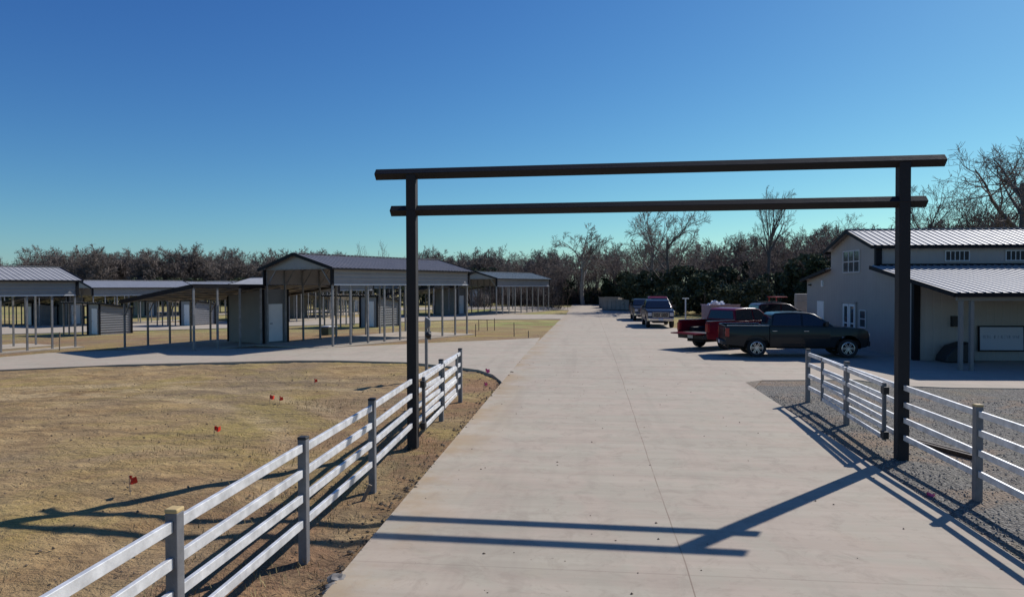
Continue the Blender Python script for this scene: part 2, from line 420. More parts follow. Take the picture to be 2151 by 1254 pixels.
sheet('cross_street', PX([(-260, 792), (0, 779), (250, 768), (500, 762), (700, 759), (860, 763), (950, 772), (1005, 779), (1035, 789), (1052, 803)]) + [(-2.70, 21.5), (-2.70, 33.5)]
      + PX([(1134, 711), (1042, 716), (940, 720), (860, 724), (700, 732), (254, 737), (102, 743), (0, 752), (-300, 770)]), .044, M['street'])
sheet('second_street', PX([(-200, 706), (480, 690), (760, 680), (1000, 672)]) + [(-2.4, G(1178, 671).y), (-2.3, G(1187, 661).y)] + PX([(1000, 661), (700, 668), (480, 675), (-200, 686)]), .044, M['street'])
sheet('third_street', PX([(300, 662), (800, 653)]) + [(-2.2, G(1199, 652).y), (-2.1, G(1204, 646).y)] + PX([(800, 648), (300, 655)]), .044, M['street'])
barn_pad = PX([(1547, 808), (1600, 801), (1800, 800), (1840, 806), (1900, 813), (2000, 817), (2230, 819)])
sheet('parking_apron', [(4.90, 20.6)] + barn_pad + PX([(2230, 760), (1980, 720), (1700, 698), (1415, 690), (1400, 676), (1330, 664)]) + [(4.95, 70)], .040, M['street'])
gr_edge = PX([(1547, 808), (1600, 801), (1800, 800), (1840, 806), (1900, 813), (2000, 817), (2230, 819)])
sheet('gravel_yard', [(4.9, 20.9)] + [tuple(p[:2]) for p in gr_edge] + [(40, 20), (40, -3), (4.9, -3)], .018, M['gravel'], th=.1)

# ------------------------------------------------------------------ entrance arch
gl, gr_ = G(868, 937), G(1893, 967)
def arch():
    mid = (gl + gr_) / 2
    a = thing('entrance_arch', 'tall dark pole gateway with two crossbars spanning the concrete road', 'gateway', (mid.x, mid.y, mid.z))
    d = (gr_ - gl); d.z = 0; half = d.length / 2; d.normalize()
    HT = 5.43; r = .112
    for s in (-1, 1):
        p = d * (half * s); b = MB()
        b.beam(p + Vector((0, 0, -.4)), p + Vector((0, 0, HT - .02)), .196, .196, up=d)
        b.build('post', M['arch'], a, bevel=.012)
    def bar(name, x0, x1, z, rr):
        # square tube set on edge, cut square at both ends
        b = MB(); up = Vector((-d.y, d.x, 0)) + Vector((0, 0, 1)); w_ = rr * 1.414
        b.beam(d * x0 + Vector((0, 0, z)), d * x1 + Vector((0, 0, z)), w_, w_, up=up.normalized())
        b.build(name, M['arch'], a, bevel=.008)
    bar('top_crossbar', -half - .74, half + .70, HT, .112)
    bar('lower_crossbar', -half - .43, half + .39, 4.70, .108)
    return a, d
ARCH, ARCHD = arch()

# ------------------------------------------------------------------ rail fences and gates
RZ = (1.335, 1.045, .755, .445)
def post_mesh(mb, p, h=1.47, w=.105):
    mb.box(p.x - w / 2, p.x + w / 2, p.y - w / 2, p.y + w / 2, p.z - .35, p.z + h - .03)
def fence(name, label, pts, gate_i, tans):
    o = thing(name, label, 'fence', (pts[0].x, pts[0].y, 0), 0)
    base = Vector((pts[0].x, pts[0].y, 0))
    for i, p in enumerate(pts):
        if i == gate_i: continue
        q = p - base; b = MB(); post_mesh(b, q); po = b.build('post', M['post'], o, bevel=.008)
        c = MB(); c.box(q.x - .056, q.x + .056, q.y - .056, q.y + .056, q.z + 1.436, q.z + 1.475)
        c.build('cap', M['captan'] if i in tans else M['capblack'], po, bevel=.012)
    for i in range(len(pts) - 1):
        a, c = pts[i] - base, pts[i + 1] - base; d = (c - a).normalized()
        ra = .118 if i == gate_i else .055; rc = .118 if i + 1 == gate_i else .055
        for z in RZ:
            j = random.uniform(-.012, .012)
            b = MB(); b.beam(a + d * ra + Vector((0, 0, z + j)), c - d * rc + Vector((0, 0, z + random.uniform(-.012, .012))), .045, .094)
            b.build('rail', M['rail'], o, bevel=.005)
    return o
def at(X, Z): p = W(X, Z); p.z = gz(p.x, p.y) - .02; return p
LF = [at(-3.32, .45), at(-3.05, 3.0), at(-2.775, 5.57), at(-2.50, 8.13), at(-2.22, 10.78), gl, at(-1.685, 16.15), at(-1.43, 18.75)]
RF = [at(6.30, 5.1), at(6.60, 7.6), at(6.89, 10.07), gr_, at(7.56, 15.4), at(7.92, 18.25)]
fence('rail_fence', 'galvanised four rail fence along the left road edge by brown dirt', LF, 5, {2})
fence('rail_fence', 'galvanised four rail fence on the gravel beside the right road edge', RF, 3, {2})
def gate(label, hinge, end):
    hinge, end = Vector(hinge), Vector(end)
    o = thing('farm_gate', label, 'gate', hinge)
    d = end - hinge; d.z = 0; L = d.length; d.normalize(); up = gz(end.x, end.y) - gz(hinge.x, hinge.y)
    P = lambda s, z: d * s + Vector((0, 0, z + up * s / L))
    for z in (1.33, 1.01, .69, .34):
        b = MB(); b.beam(P(.04, z), P(L - .04, z), .04, .085); b.build('rail', M['rail'], o, bevel=.005)
    for s in (0, L * .53, L):
        b = MB(); b.beam(P(s, .29), P(s, 1.38), .065, .065, up=d); b.build('stile', M['post'], o, bevel=.008)
    for z in (1.24, .40):
        b = MB(); b.beam(P(-.12, z), P(.05, z), .1, .14); b.build('hinge', M['capblack'], o, bevel=.008)
    return o
fd = Vector((0.0, 1.0, 0))
gate('metal pipe gate swung open against the left fence', at(-1.80, 13.83), at(-1.47, 18.05))
gate('metal pipe gate swung open against the right fence', at(7.02, 12.85), at(7.74, 17.0))

# ------------------------------------------------------------------ steel carports
AX = R(34.6) - YAW                       # direction of the long axis, clockwise from +Y
AXR = R(90) - AX
WID, HE, HP, HS = 5.4, 4.02, 4.73, 3.13
def carport(LEN=11.0):
    o = thing('steel_carport', '', 'carport')
    rp = []
    sl = math.atan2(HP - HE, WID / 2); c, s = math.cos(sl), math.sin(sl)
    RL = (WID / 2 + .31) / c
    b = MB(); b.ribbed((-.28, WID / 2, HP + .05), (1, 0, 0), (0, -c, -s), (0, -s, c), LEN + .56, RL, .28, .05, .022)
    rp.append(b.build('roof', M['roofdark'], o))
    b = MB(); b.ribbed((-.28, WID / 2, HP + .05), (1, 0, 0), (0, c, -s), (0, s, c), LEN + .56, RL, .28, .05, .022)
    rp.append(b.build('roof', M['roofdark'], o))
    b = MB(); b.beam((-.28, WID / 2, HP + .085), (LEN + .28, WID / 2, HP + .085), .28, .022); b.build('ridge_cap', M['rooflight'], o)
    # hanging side walls with horizontal ribs
    for y, n in ((-.04, -1), (WID + .04, 1)):
        b = MB(); b.ribbed((0, y, HS + .04), (0, 0, 1), (1, 0, 0), (0, n, 0), HE - HS - .04, LEN, .20, .05, .022); b.build('side_wall', M['siding'], o)
    b = MB(); b.box(-.02, LEN + .02, -.085, -.01, HS - .03, HS + .04); b.build('bottom_trim', M['trimlight'], o)
    for x in (-.05, LEN + .0):
        b = MB(); b.prism([(x, -.02, HE), (x, WID + .02, HE), (x, WID / 2, HP + .0)], (.05, 0, 0)); b.build('gable_wall', M['siding'], o)
        b = MB(); b.beam((x + .025, .06, HE - .04), (x + .025, WID - .06, HE - .04), .07, .07); b.build('header', M['steel'], o)
    for x in (-.30, LEN + .27):
        for sg in (-1, 1):
            b = MB(); b.beam((x, WID / 2, HP + .015), (x, WID / 2 + sg * (WID / 2 + .33), HP + .015 - (WID / 2 + .33) * math.tan(sl)), .035, .17); b.build('rake_trim', M['black'], o)
    b = MB(); b.beam((-.28, -.33, HE - .075), (LEN + .28, -.33, HE - .075), .03, .08); b.build('eave_trim', M['black'], o)
    for y in (-.055, WID + .055):
        for x in (-.055, LEN + .055):
            b = MB(); b.box(x - .075, x + .075, y - .06, y + .06, HS - .02, HE - .05); b.build('corner_trim', M['black'], o)
    # posts, eave girts, roof bows
    n = 9; step = LEN / n
    for k in range(n + 1):
        x = k * step + (.04 if k == 0 else -.04 if k == n else 0)
        for y in (.03, WID - .03):
            b = MB(); b.box(x - .045, x + .045, y - .045, y + .045, -.35, HE - .06); b.build('post', M['steel'], o)
        if 0 < k < n:
            b = MB()
            for y0, y1 in ((.03, WID / 2), (WID - .03, WID / 2)): b.beam((x, y0, HE - .06), (x, y1, HP - .06), .055, .055)
            b.build('roof_bow', M['steel'], o)
        if k < 4 or k > n - 2:
            for y0, sg in ((.05, 1), (WID - .05, -1)):
                b = MB(); b.beam((x, y0, HE - .95), (x, y0 + sg * .85, HE - .0), .05, .05); b.build('brace', M['steel'], o)
    # lean-to roof on the far side, running on past the front
    X0, X1 = -4.26, 4.9; LW = 7.0; ZH, ZL = 3.06, 2.24
    t = math.atan2(ZH - ZL, LW); c2, s2 = math.cos(t), math.sin(t)
    y0 = WID + .02
    b = MB(); b.ribbed((X0, y0, ZH + .09), (1, 0, 0), (0, c2, -s2), (0, s2, c2), X1 - X0, (LW + .15) / c2, .28, .05, .022); rp.append(b.build('leanto_roof', M['roofdark'], o))
    for x in (X0 - .02, X1 + .02):
        b = MB(); b.beam((x, y0 - .02, ZH + .01), (x, y0 + LW + .17, ZL - .01), .035, .22); b.build('leanto_rake', M['black'], o)
    b = MB(); b.beam((X0, y0 - .035, ZH + .03), (-.11, y0 - .035, ZH + .01), .035, .20); b.build('leanto_fascia', M['black'], o)
    for k in range(6):
        y = y0 + .35 + k * 1.3; z = ZH - (y - y0) * math.tan(t)
        b = MB(); b.beam((X0 + .02, y, z - .0), (X1 - .02, y, z - .0), .07, .06); b.build('purlin', M['steel'], o)
    kx = 7
    for k in range(kx + 1):
        x = X0 + .08 + k * (X1 - X0 - .16) / kx
        b = MB(); b.beam((x, y0 + .02, ZH - .09), (x, y0 + LW - .05, ZL - .09), .06, .06); b.build('rafter', M['steel'], o)
        b = MB(); b.box(x - .045, x + .045, y0 + LW - .1, y0 + LW - .01, -.4, ZL - .05); b.build('leanto_post', M['steel'], o)
        b = MB(); b.beam((x, y0 + LW - .1, ZL - .75), (x, y0 + LW - .75, ZL - .02), .05, .05); b.build('brace', M['steel'], o)
        if x < -.3:
            b = MB(); b.box(x - .045, x + .045, y0 - .02, y0 + .07, -.35, ZH - .05); b.build('leanto_post', M['steel'], o)
    # storage room under the lean-to
    zr = lambda y: ZH - (y - y0) * math.tan(t) - .13
    A, Bq = y0 + .12, y0 + 3.5
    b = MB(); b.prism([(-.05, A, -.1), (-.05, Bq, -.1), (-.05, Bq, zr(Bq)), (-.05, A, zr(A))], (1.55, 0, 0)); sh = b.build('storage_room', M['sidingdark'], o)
    b = MB(); b.box(.22, 1.12, A - .04, A - .005, .0, 2.08); dr = b.build('door', M['whitedoor'], o)
    b = MB(); b.beam((.32, A - .08, 1.0), (.44, A - .08, 1.0), .03, .03); b.box(.30, .34, A - .08, A - .04, .985, 1.015); b.build('door_handle', M['dark'], dr)
    for x in (-.08, 1.52):
        b = MB(); b.box(x - .05, x + .05, A - .03, A + .06, -.1, zr(A) - .01); b.build('corner_trim', M['black'], o)
    b = MB(); b.box(-.10, -.052, Bq - .06, Bq + .03, -.1, zr(Bq) - .02); b.build('corner_trim', M['black'], o)
    return o, rp
def pos(X, Z):
    p = W(X, Z); p.z = gz(p.x, p.y) + .05; return p
def roof_swap(rp, m):
    sw = {}
    for r in rp:
        d = r.data.copy(); d.materials[0] = m; sw[r.data] = d
    return sw
CP, RP = carport()
SW = {k: roof_swap(RP, M[k]) for k in ('rooflight', 'roofmid', 'roofteal')}
CP.location = pos(-9.08, 34.5); CP.rotation_euler.z = AXR
tag(CP, 'charcoal roofed steel carport with open gable and white door, left of the gatepost', 'carport', 'steel carports on the left lots')
for X, Z, sw, lab in (
    (-31.4, 30.3, 'rooflight', 'steel carport with bright ribbed roof cut off by the left picture edge'),
    (-1.7, 75.0, 'roofteal', 'greenish roofed carport farthest right, beside the long road'),
    (-43.9, 71.5, 'roofmid', 'pale flat looking carport roof just right of the bright ribbed carport'),
    (-46.5, 92.0, 'roofmid', 'small pale carport roof between the two long pale roofs on the left'),
    (-43.0, 100.0, 'roofmid', 'distant pale carport with small black edged gable below the wood'),
    (-24.0, 78.0, 'roofmid', 'carport seen through the posts behind the charcoal roofed carport'),
    (-25.5, 108.0, 'roofteal', 'farthest carport glimpsed through rows of posts'),
    (-2.0, 112.0, 'rooflight', 'carport behind the greenish roofed one at the road end'),
    (-62.0, 66.0, 'roofmid', 'carport glimpsed under the bright ribbed roof at the left edge')):
    copy_tree(CP, pos(X, Z), AXR, lab, SW[sw])
copy_tree(CP, pos(-30.6, 74.5), AXR - R(90), 'pale roofed carport set crosswise just left of the charcoal gable', SW['roofmid'])
ex = Vector((math.sin(AX), math.cos(AX), 0)); ey = Vector((-math.cos(AX), math.sin(AX), 0))
def pad(X, Z, x0, x1, y0, y1):
    o = W(X, Z); q = [o + ex * a + ey * b for a, b in ((x0, y0), (x1, y0), (x1, y1), (x0, y1))]
    sheet('concrete_pad', [tuple(p[:2]) for p in q], .056, M['pad'])
pad(-9.08, 34.5, -.6, 11.3, -.35, WID + .2); pad(-9.08, 34.5, -4.6, 1.6, WID + .2, WID + 6.9)
pad(-31.4, 30.3, -.6, 11.3, -.35, 1.2); pad(-31.4, 30.3, -.6, 11.3, 3.4, WID + 3)
for X, Z in ((-1.7, 75), (-43.9, 71.5), (-24, 78), (-46.5, 92)): pad(X, Z, -.6, 11.3, -.3, WID + .3)

# small sheds with a porch
def shed():
    o = thing('storage_shed', '', 'shed')
    D, WS, WP = 2.4, 1.9, 6.4; ZH, ZL = 2.42, 2.02; sl = math.atan2(ZH - ZL, D)
    b = MB(); b.prism([(0, 0, -.2), (D, 0, -.2), (D, 0, ZL), (0, 0, ZH)], (0, WS, 0)); b.build('wall', M['siding'], o)
    b = MB()
    k = 0.1
    while k < ZL - .02: b.ribbed((0.04, -.012, k), (0, 0, 1), (1, 0, 0), (0, -1, 0), .16, D - .08, .16, .06, .026, .008); k += .19
    b.build('ribbed_cladding', M['siding'], o)
    b = MB(); b.box(-.035, -.004, .35, 1.25, 0, 2.0); dr = b.build('door', M['whitedoor'], o)
    b = MB(); b.beam((-.07, 1.12, 1.0), (-.07, 1.2, 1.0), .03, .03); b.build('door_handle', M['dark'], dr)
    c, s = math.cos(sl), math.sin(sl)
    b = MB(); b.ribbed((-.12, -.15, ZH + .06), (0, 1, 0), (c, 0, -s), (s, 0, c), WP + .3, (D + .3) / c, .28, .05, .02); b.build('roof', M['roofdark'], o)
    b = MB(); b.beam((-.14, -.17, ZH + .0), (-.14, WP + .17, ZH + .0), .035, .14)
    b.beam((-.14, -.18, ZH + .01), (D + .2, -.18, ZL - .02), .035, .14); b.build('fascia', M['black'], o)
    for x, y in ((-.03, -.03), (D + .03, -.03), (-.03, WS + .03)):
        b = MB(); b.box(x - .06, x + .06, y - .06, y + .06, -.2, (ZH if x < 1 else ZL) - .04); b.build('corner_trim', M['black'], o)
    for y in (2.9, 4.3, 5.3, 6.3):
        b = MB(); b.box(-.05, .05, y - .045, y + .045, -.3, ZH - .02); b.build('post', M['steel'], o)
        b = MB(); b.box(D - .05, D + .05, y - .045, y + .045, -.3, ZL - .02); b.build('post', M['steel'], o)
    return o
SH = shed(); SH.location = pos(-32.4, 53.6); SH.rotation_euler.z = AXR
tag(SH, 'storage shed with sunlit ribbed side wall between the left carport and the charcoal one', 'shed', 'storage sheds with porch roofs')
for X, Z, lab in ((-10.7, 54.2, 'shed with bright striped side wall seen under the charcoal roofed carport'),
                  (-4.6, 99.0, 'small striped shed seen through the gable of the greenish roofed carport'),
                  (-31.0, 66, 'shed half hidden behind the lean-to posts of the charcoal carport'),
                  (-52, 74, 'shed in the shade beneath the left edge carport'),
                  (-20.5, 92, 'far shed among the carport posts')):
    copy_tree(SH, pos(X, Z), AXR, lab)

# ------------------------------------------------------------------ barn
BT = math.atan(.0555) - YAW
bn = W(16.2, 27.5); bn.z = gz(bn.x, bn.y) + .045
def barn():
    o = thing('barn', 'large grey metal barn with white ribbed roofs, clerestory and open porch', 'barn', bn, -BT)
    L = 22.0
    prof = [(0, -.2), (0, 3.22), (3.22, 3.78), (3.22, 4.80), (5.69, 5.62), (8.17, 4.80), (8.17, 3.80), (11.47, 3.32), (11.47, -.2)]
    b = MB(); b.prism([(0, y, z) for y, z in prof], (L, 0, 0)); b.build('wall', M['barn'], o)
    def roof(y0, z0, y1, z1, name='roof'):
        d = Vector((0, y1 - y0, z1 - z0)); l = d.length; d.normalize()
        n = Vector((0, -d.z, d.y)); n = n if n.z > 0 else -n
        b = MB(); b.ribbed(Vector((-.28, y0, z0)) + n * .05, (1, 0, 0), d, n, L + .5, l, .29, .045, .032, .03); b.build(name, M['rooflight'], o)
        b = MB(); b.beam(Vector((-.30, y0, z0 - .03)), Vector((-.30, y1, z1 - .03)), .04, .16); b.build('rake_trim', M['black'], o)
        b = MB(); b.beam((-.30, y1 + (.03 if y1 > y0 else -.03), z1 - .03), (L + .2, y1 + (.03 if y1 > y0 else -.03), z1 - .03), .05, .15); b.build('eave_trim', M['black'], o)
    roof(3.215, 3.85, -3.30, 2.70); roof(5.69, 5.66, 2.98, 4.76); roof(5.69, 5.66, 8.42, 4.76); roof(8.175, 3.86, 11.75, 3.32)
    b = MB(); b.beam((-.3, 5.69, 5.73), (L, 5.69, 5.73), .30, .03); b.build('ridge_cap', M['rooflight'], o)
    b = MB(); b.beam((.0, 3.17, 3.93), (L, 3.17, 3.93), .05, .10); b.build('flashing', M['black'], o)
    for y, z0, z1 in ((3.18, 3.86, 4.76), (-.02, -.1, 3.2)):
        b = MB(); b.box(-.035, .22, y - .035, y + .16, z0, z1); b.build('corner_trim', M['black'], o)
    # porch
    for x in (.05, .42, 5.0, 10.0, 15.0):
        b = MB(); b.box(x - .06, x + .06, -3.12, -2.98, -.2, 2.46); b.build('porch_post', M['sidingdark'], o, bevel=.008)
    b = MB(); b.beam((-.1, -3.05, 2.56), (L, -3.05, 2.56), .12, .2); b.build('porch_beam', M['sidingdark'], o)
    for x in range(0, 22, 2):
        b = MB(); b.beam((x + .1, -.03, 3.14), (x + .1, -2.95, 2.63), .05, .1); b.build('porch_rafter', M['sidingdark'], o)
    # window helper on the gable face, which looks along -x
    def win(y0, y1, z0, z1, nx, nz, name='window'):
        b = MB(); w = .055
        b.box(-.05, -.004, y0 - w, y1 + w, z0 - w, z0); b.box(-.05, -.004, y0 - w, y1 + w, z1, z1 + w)
        b.box(-.05, -.004, y0 - w, y0, z0, z1); b.box(-.05, -.004, y1, y1 + w, z0, z1)
        for k in range(1, nx): y = y0 + (y1 - y0) * k / nx; b.box(-.045, -.004, y - .03, y + .03, z0, z1)
        for k in range(1, nz): z = z0 + (z1 - z0) * k / nz; b.box(-.044, -.004, y0, y1, z - .025, z + .025)
        f = b.build(name, M['casing'], o)
        b = MB(); b.box(-.02, -.003, y0, y1, z0, z1); b.build('pane', M['winglass'], f)
    win(4.85, 6.58, 3.68, 4.66, 3, 2)
    win(4.18, 4.75, 1.08, 1.82, 1, 2)
    # glazed double door
    for y0, y1 in ((5.25, 5.90), (5.95, 6.60)):
        b = MB(); w = .12
        b.box(-.05, -.004, y0, y1, .02, .35); b.box(-.05, -.004, y0, y1, 2.0, 2.12); b.box(-.05, -.004, y0, y0 + w, .35, 2.0); b.box(-.05, -.004, y1 - w, y1, .35, 2.0)
        b.box(-.046, -.004, y0 + w, y1 - w, 1.15, 1.2)
        f = b.build('glazed_door', M['white'], o)
        b = MB(); b.box(-.02, -.003, y0 + w, y1 - w, .35, 2.0); b.build('pane', M['winglass'], f)
    b = MB(); b.box(-.06, -.003, 6.62, 6.74, 0, 2.2); b.box(-.06, -.003, 5.11, 5.23, 0, 2.2); b.box(-.06, -.003, 5.11, 6.74, 2.14, 2.24); b.build('door_frame', M['barn'], o)
    b = MB(); b.box(-.04, -.003, 9.02, 9.9, .02, 2.18); dr = b.build('door', M['white'], o)
    b = MB(); b.beam((-.08, 9.12, 1.0), (-.08, 9.24, 1.0), .03, .03); b.build('door_handle', M['dark'], dr)
    b = MB(); b.box(-.10, -.003, 9.1, 9.22, 2.95, 3.3); b.build('vent_pipe', M['white'], o)
    b = MB(); b.box(-.14, -.003, 10.8, 11.0, 3.02, 3.1); b.build('lamp', M['dark'], o)
    # clerestory windows, facing the camera side
    for x0 in (3.02, 5.62, 8.2, 10.8, 13.4):
        b = MB(); x1 = x0 + .98; z0, z1 = 4.13, 4.52; w = .05; y = 3.215
        b.box(x0 - w, x1 + w, y - .04, y - .002, z0 - w, z0); b.box(x0 - w, x1 + w, y - .04, y - .002, z1, z1 + w)
        b.box(x0 - w, x0, y - .04, y - .002, z0, z1); b.box(x1, x1 + w, y - .04, y - .002, z0, z1)
        for k in range(1, 5): xx = x0 + .98 * k / 5; b.box(xx - .018, xx + .018, y - .035, y - .002, z0, z1)
        f = b.build('clerestory_window', M['casing'], o)
        b = MB(); b.box(x0, x1, y - .015, y - .001, z0, z1); b.build('pane', M['darkpane'], f)
    b = MB(); b.box(1.42, 1.75, -.16, -.003, 1.36, 1.78); b.build('meter_box', M['dark'], o)
    b = MB(); b.box(.55, .65, -.12, -.003, 2.86, 2.93); b.build('porch_lamp', M['white'], o)
    return o
BARN = barn()
BM = Matrix.Translation(bn) @ Matrix.Rotation(-BT, 4, 'Z')
def on_barn(o, p, rz=0.0):
    o.location = BM @ Vector(p); o.rotation_euler = (0, 0, -BT + rz)
def signboard():
    o = thing('signboard', 'white lettered signboard with dark frame on the barn porch wall', 'sign')
    b = MB(); b.box(0, 1.68, -.04, 0, 0, .92); b.build('panel', M['signface'], o, bevel=.005)
    b = MB()
    for z in (-.05, .92): b.box(-.05, 1.73, -.05, .01, z, z + .05)
    for x in (-.05, 1.68): b.box(x, x + .05, -.05, .01, 0, .92)
    b.build('frame', M['black'], o)
    b = MB(); x = .09; rr = random.Random(3)
    for wlen in (5, 3, 6, 4):
        for k in range(wlen):
            h = .12; w = .045
            for st in range(rr.choice((2, 3))):
                q = rr.choice(('v', 'v', 'h'))
                if q == 'v': xx = x + rr.choice((0, w)); b.box(xx, xx + .013, -.0445, -.041, .47, .47 + h)
                else: zz = .47 + rr.choice((0, .055, .107)); b.box(x + .0135, x + w, -.0443, -.041, zz, zz + .013)
            x += .074
        x += .05
    b.build('lettering', M['signmark'], o)
    return o
sb = signboard(); on_barn(sb, (2.5, -.09, .42)); sb.rotation_euler.x = R(-2)
def tarp_heap():
    o = MB(); o.prism([(0, 0, 0), (0.05, 0, .25), (.35, 0, .62), (.9, 0, .80), (1.05, 0, .72), (1.1, 0, 0)], (0, -.8, 0))
    m = o.build('covered_heap', M['dark'], None, smooth=30, bevel=.05); return tag(m, 'low black covered heap against the porch wall left of the posts', 'heap')
th = tarp_heap(); on_barn(th, (.75, -.12, 0.0))

# ------------------------------------------------------------------ pickup trucks
def side_solid(poly, wf, zc, xc, name, m, parent, bevel=.03):
    bm = bmesh.new(); bm.faces.new([bm.verts.new((x, 0, z)) for x, z in poly])
    for z in zc: bmesh.ops.bisect_plane(bm, geom=bm.verts[:] + bm.edges[:] + bm.faces[:], plane_co=(0, 0, z), plane_no=(0, 0, 1), dist=1e-4)
    for x in xc: bmesh.ops.bisect_plane(bm, geom=bm.verts[:] + bm.edges[:] + bm.faces[:], plane_co=(x, 0, 0), plane_no=(1, 0, 0), dist=1e-4)
    ext = bmesh.ops.extrude_face_region(bm, geom=bm.faces[:]); up = set(v for v in ext['geom'] if isinstance(v, bmesh.types.BMVert))
    for v in bm.verts: v.co.y = wf(v.co.x, v.co.z) * (1 if v in up else -1)
    bmesh.ops.recalc_face_normals(bm, faces=bm.faces)
    me = bpy.data.meshes.new(name); bm.to_mesh(me); bm.free()
    return link(name, me, m, parent, smooth=32, bevel=bevel)
def side_panel(poly, wf, zc, sgn, off, th, name, m, parent, bevel=.008):
    """a skin that follows the body's curve on one side only"""
    bm = bmesh.new(); bm.faces.new([bm.verts.new((x, 0, z)) for x, z in poly])
    for z in zc: bmesh.ops.bisect_plane(bm, geom=bm.verts[:] + bm.edges[:] + bm.faces[:], plane_co=(0, 0, z), plane_no=(0, 0, 1), dist=1e-4)
    ext = bmesh.ops.extrude_face_region(bm, geom=bm.faces[:]); up = set(v for v in ext['geom'] if isinstance(v, bmesh.types.BMVert))
    for v in bm.verts: v.co.y = sgn * (wf(v.co.x, v.co.z) + off - (th if v not in up else 0))
    bmesh.ops.recalc_face_normals(bm, faces=bm.faces)
    me = bpy.data.meshes.new(name); bm.to_mesh(me); bm.free()
    return link(name, me, m, parent, smooth=32, bevel=bevel)
def arc(cx, cz, r, a0, a1, n=9):
    return [(cx + r * math.cos(R(a0 + (a1 - a0) * i / n)), cz + r * math.sin(R(a0 + (a1 - a0) * i / n))) for i in range(n + 1)]
def pickup(label, body, tail_down=False, suv=False, chrome_front=True, spokes=6, dark_roof=False, group=None):
    o = thing('suv' if suv else 'pickup_truck', label, 'suv' if suv else 'pickup truck', group=group)
    FA, RA, WR = 2.05, -1.70, .41
    def wb(x, z):
        w = .985 - .055 * ((z - .92) / .5) ** 2
        if x > 2.2: w -= .10 * ((x - 2.2) / .72) ** 2
        return w
    def wc(x, z): return .935 - .17 * (z - 1.36) / .58
    zc, ZB = (.70, .95, 1.2), 1.34
    fr = arc(FA, .43, .54, 0, 180); rr_ = arc(RA, .43, .54, 0, 180)
    front = [(-1.16, .46), (-1.16, ZB), (1.35, ZB), (2.0, 1.305), (2.66, 1.24), (2.86, 1.14), (2.92, .92), (2.92, .60), (2.80, .47), (2.60, .43)] + fr + [(1.48, .46)]
    if suv: front = [(-2.98, .60), (-3.0, ZB)] + front[2:] + rr_ and [(-2.98, .55), (-3.0, 1.0), (-2.96, ZB)] + front[2:] + [(-1.15, .46)] + rr_ + [(-2.25, .46)]
    side_solid(front, wb, zc, (2.2, 2.45, 2.7), 'body', body, o)
    x0 = -2.86 if suv else -1.13
    cab = [(x0, ZB - .01), (x0 + .10, 1.82), (x0 + .22, 1.90), (-.2, 1.945), (.42, 1.93), (.74, 1.85), (1.50, ZB - .02)]
    side_solid(cab, wc, (1.5, 1.7, 1.85), (), 'cab', body, o, .035)
    if not suv:
        bz = 1.36
        for s in (-1, 1):
            pl = [(-2.98, .55), (-3.0, .75), (-2.98, bz), (-1.185, bz), (-1.185, .43)] + arc(RA, .43, .54, 15, 180) + [(-2.28, .47)]
            side_panel(pl, wb, zc, s, 0, .09, 'bed_side', body, o, .02)
        b = MB(); b.box(-2.96, -1.185, -.86, .86, .72, .80); b.box(-1.25, -1.185, -.86, .86, .80, bz - .02); b.build('bed_floor', M['dark'], o)
        b = MB()
        if tail_down: b.box(-3.62, -3.0, -.80, .80, .745, .80); b.box(-3.55, -3.05, -.7, .7, .80, .812)
        else: b.box(-3.0, -2.95, -.84, .84, .72, bz - .01); b.box(-3.012, -3.0, -.6, .6, .90, 1.2)
        b.build('tailgate', body, o, bevel=.012)
        for s in (-1, 1):
            b = MB(); b.box(-2.32, -1.2, min(s * .60, s * .885), max(s * .60, s * .885), .74, 1.02); b.build('wheel_well', M['dark'], o, bevel=.04)
        for s in (-1, 1):
            b = MB(); b.beam((-2.95, s * .925, bz + .012), (-1.2, s * .925, bz + .012), .11, .03); b.build('bed_rail', M['chrome'], o, bevel=.008)
    # doors
    for s in (-1, 1):
        for a, c in ((.18, 1.30), (-1.12, .15)):
            d = side_panel([(a, .52), (c, .52), (c, ZB - .02), (a, ZB - .02)], wb, zc, s, .008, .03, 'door', body, o, .006)
            b = MB(); hx = a + .06; b.box(hx, hx + .2, s * (wb(0, 1.14) + .005) - .02, s * (wb(0, 1.14) + .005) + .02, 1.125, 1.155); b.build('handle', M['chrome'], d, bevel=.006)
        def sw(pts): side_panel(pts, wc, (1.5, 1.7), s, .006, .02, 'side_window', M['glass'], o, .0)
        sw([(.22, 1.37), (1.30, 1.37), (.70, 1.82), (.22, 1.87)]); sw([(-1.05, 1.37), (.13, 1.37), (.13, 1.87), (-.95, 1.83)])
        if suv: sw([(-2.6, 1.37), (-1.16, 1.37), (-1.16, 1.84), (-2.5, 1.80)])
        b = MB(); b.box(1.10, 1.24, s * .97 - .02, s * .97 + .02, 1.36, 1.40); b.box(1.08, 1.20, s * 1.06 - .09, s * 1.06 + .09, 1.36, 1.56); b.build('mirror', M['dark'] , o, bevel=.03)
    def pane(name, p):  # quad skin across the car with a little thickness
        p = [Vector(q) for q in p]; n = (p[1] - p[0]).cross(p[2] - p[0]).normalized()
        b = MB(); b.prism([q + n * .012 for q in p], n * -.02); b.build(name, M['glass'], o)
    pane('windscreen', [(1.44, -.86, 1.375), (1.44, .86, 1.375), (.80, .73, 1.825), (.80, -.73, 1.825)])
    pane('rear_window', [(x0 + .02, .80, 1.42), (x0 + .02, -.80, 1.42), (x0 + .10, -.70, 1.80), (x0 + .10, .70, 1.80)])
    if dark_roof:
        b = MB()
        for k in range(5): b.beam((-.6 + k * .22, -.6, 1.99), (-.6 + k * .22, .6, 1.99), .05, .05)
        for s in (-1, 1): b.beam((-.75, s * .62, 1.975), (.45, s * .62, 1.96), .04, .06)
        b.build('roof_rack', M['dark'], o)
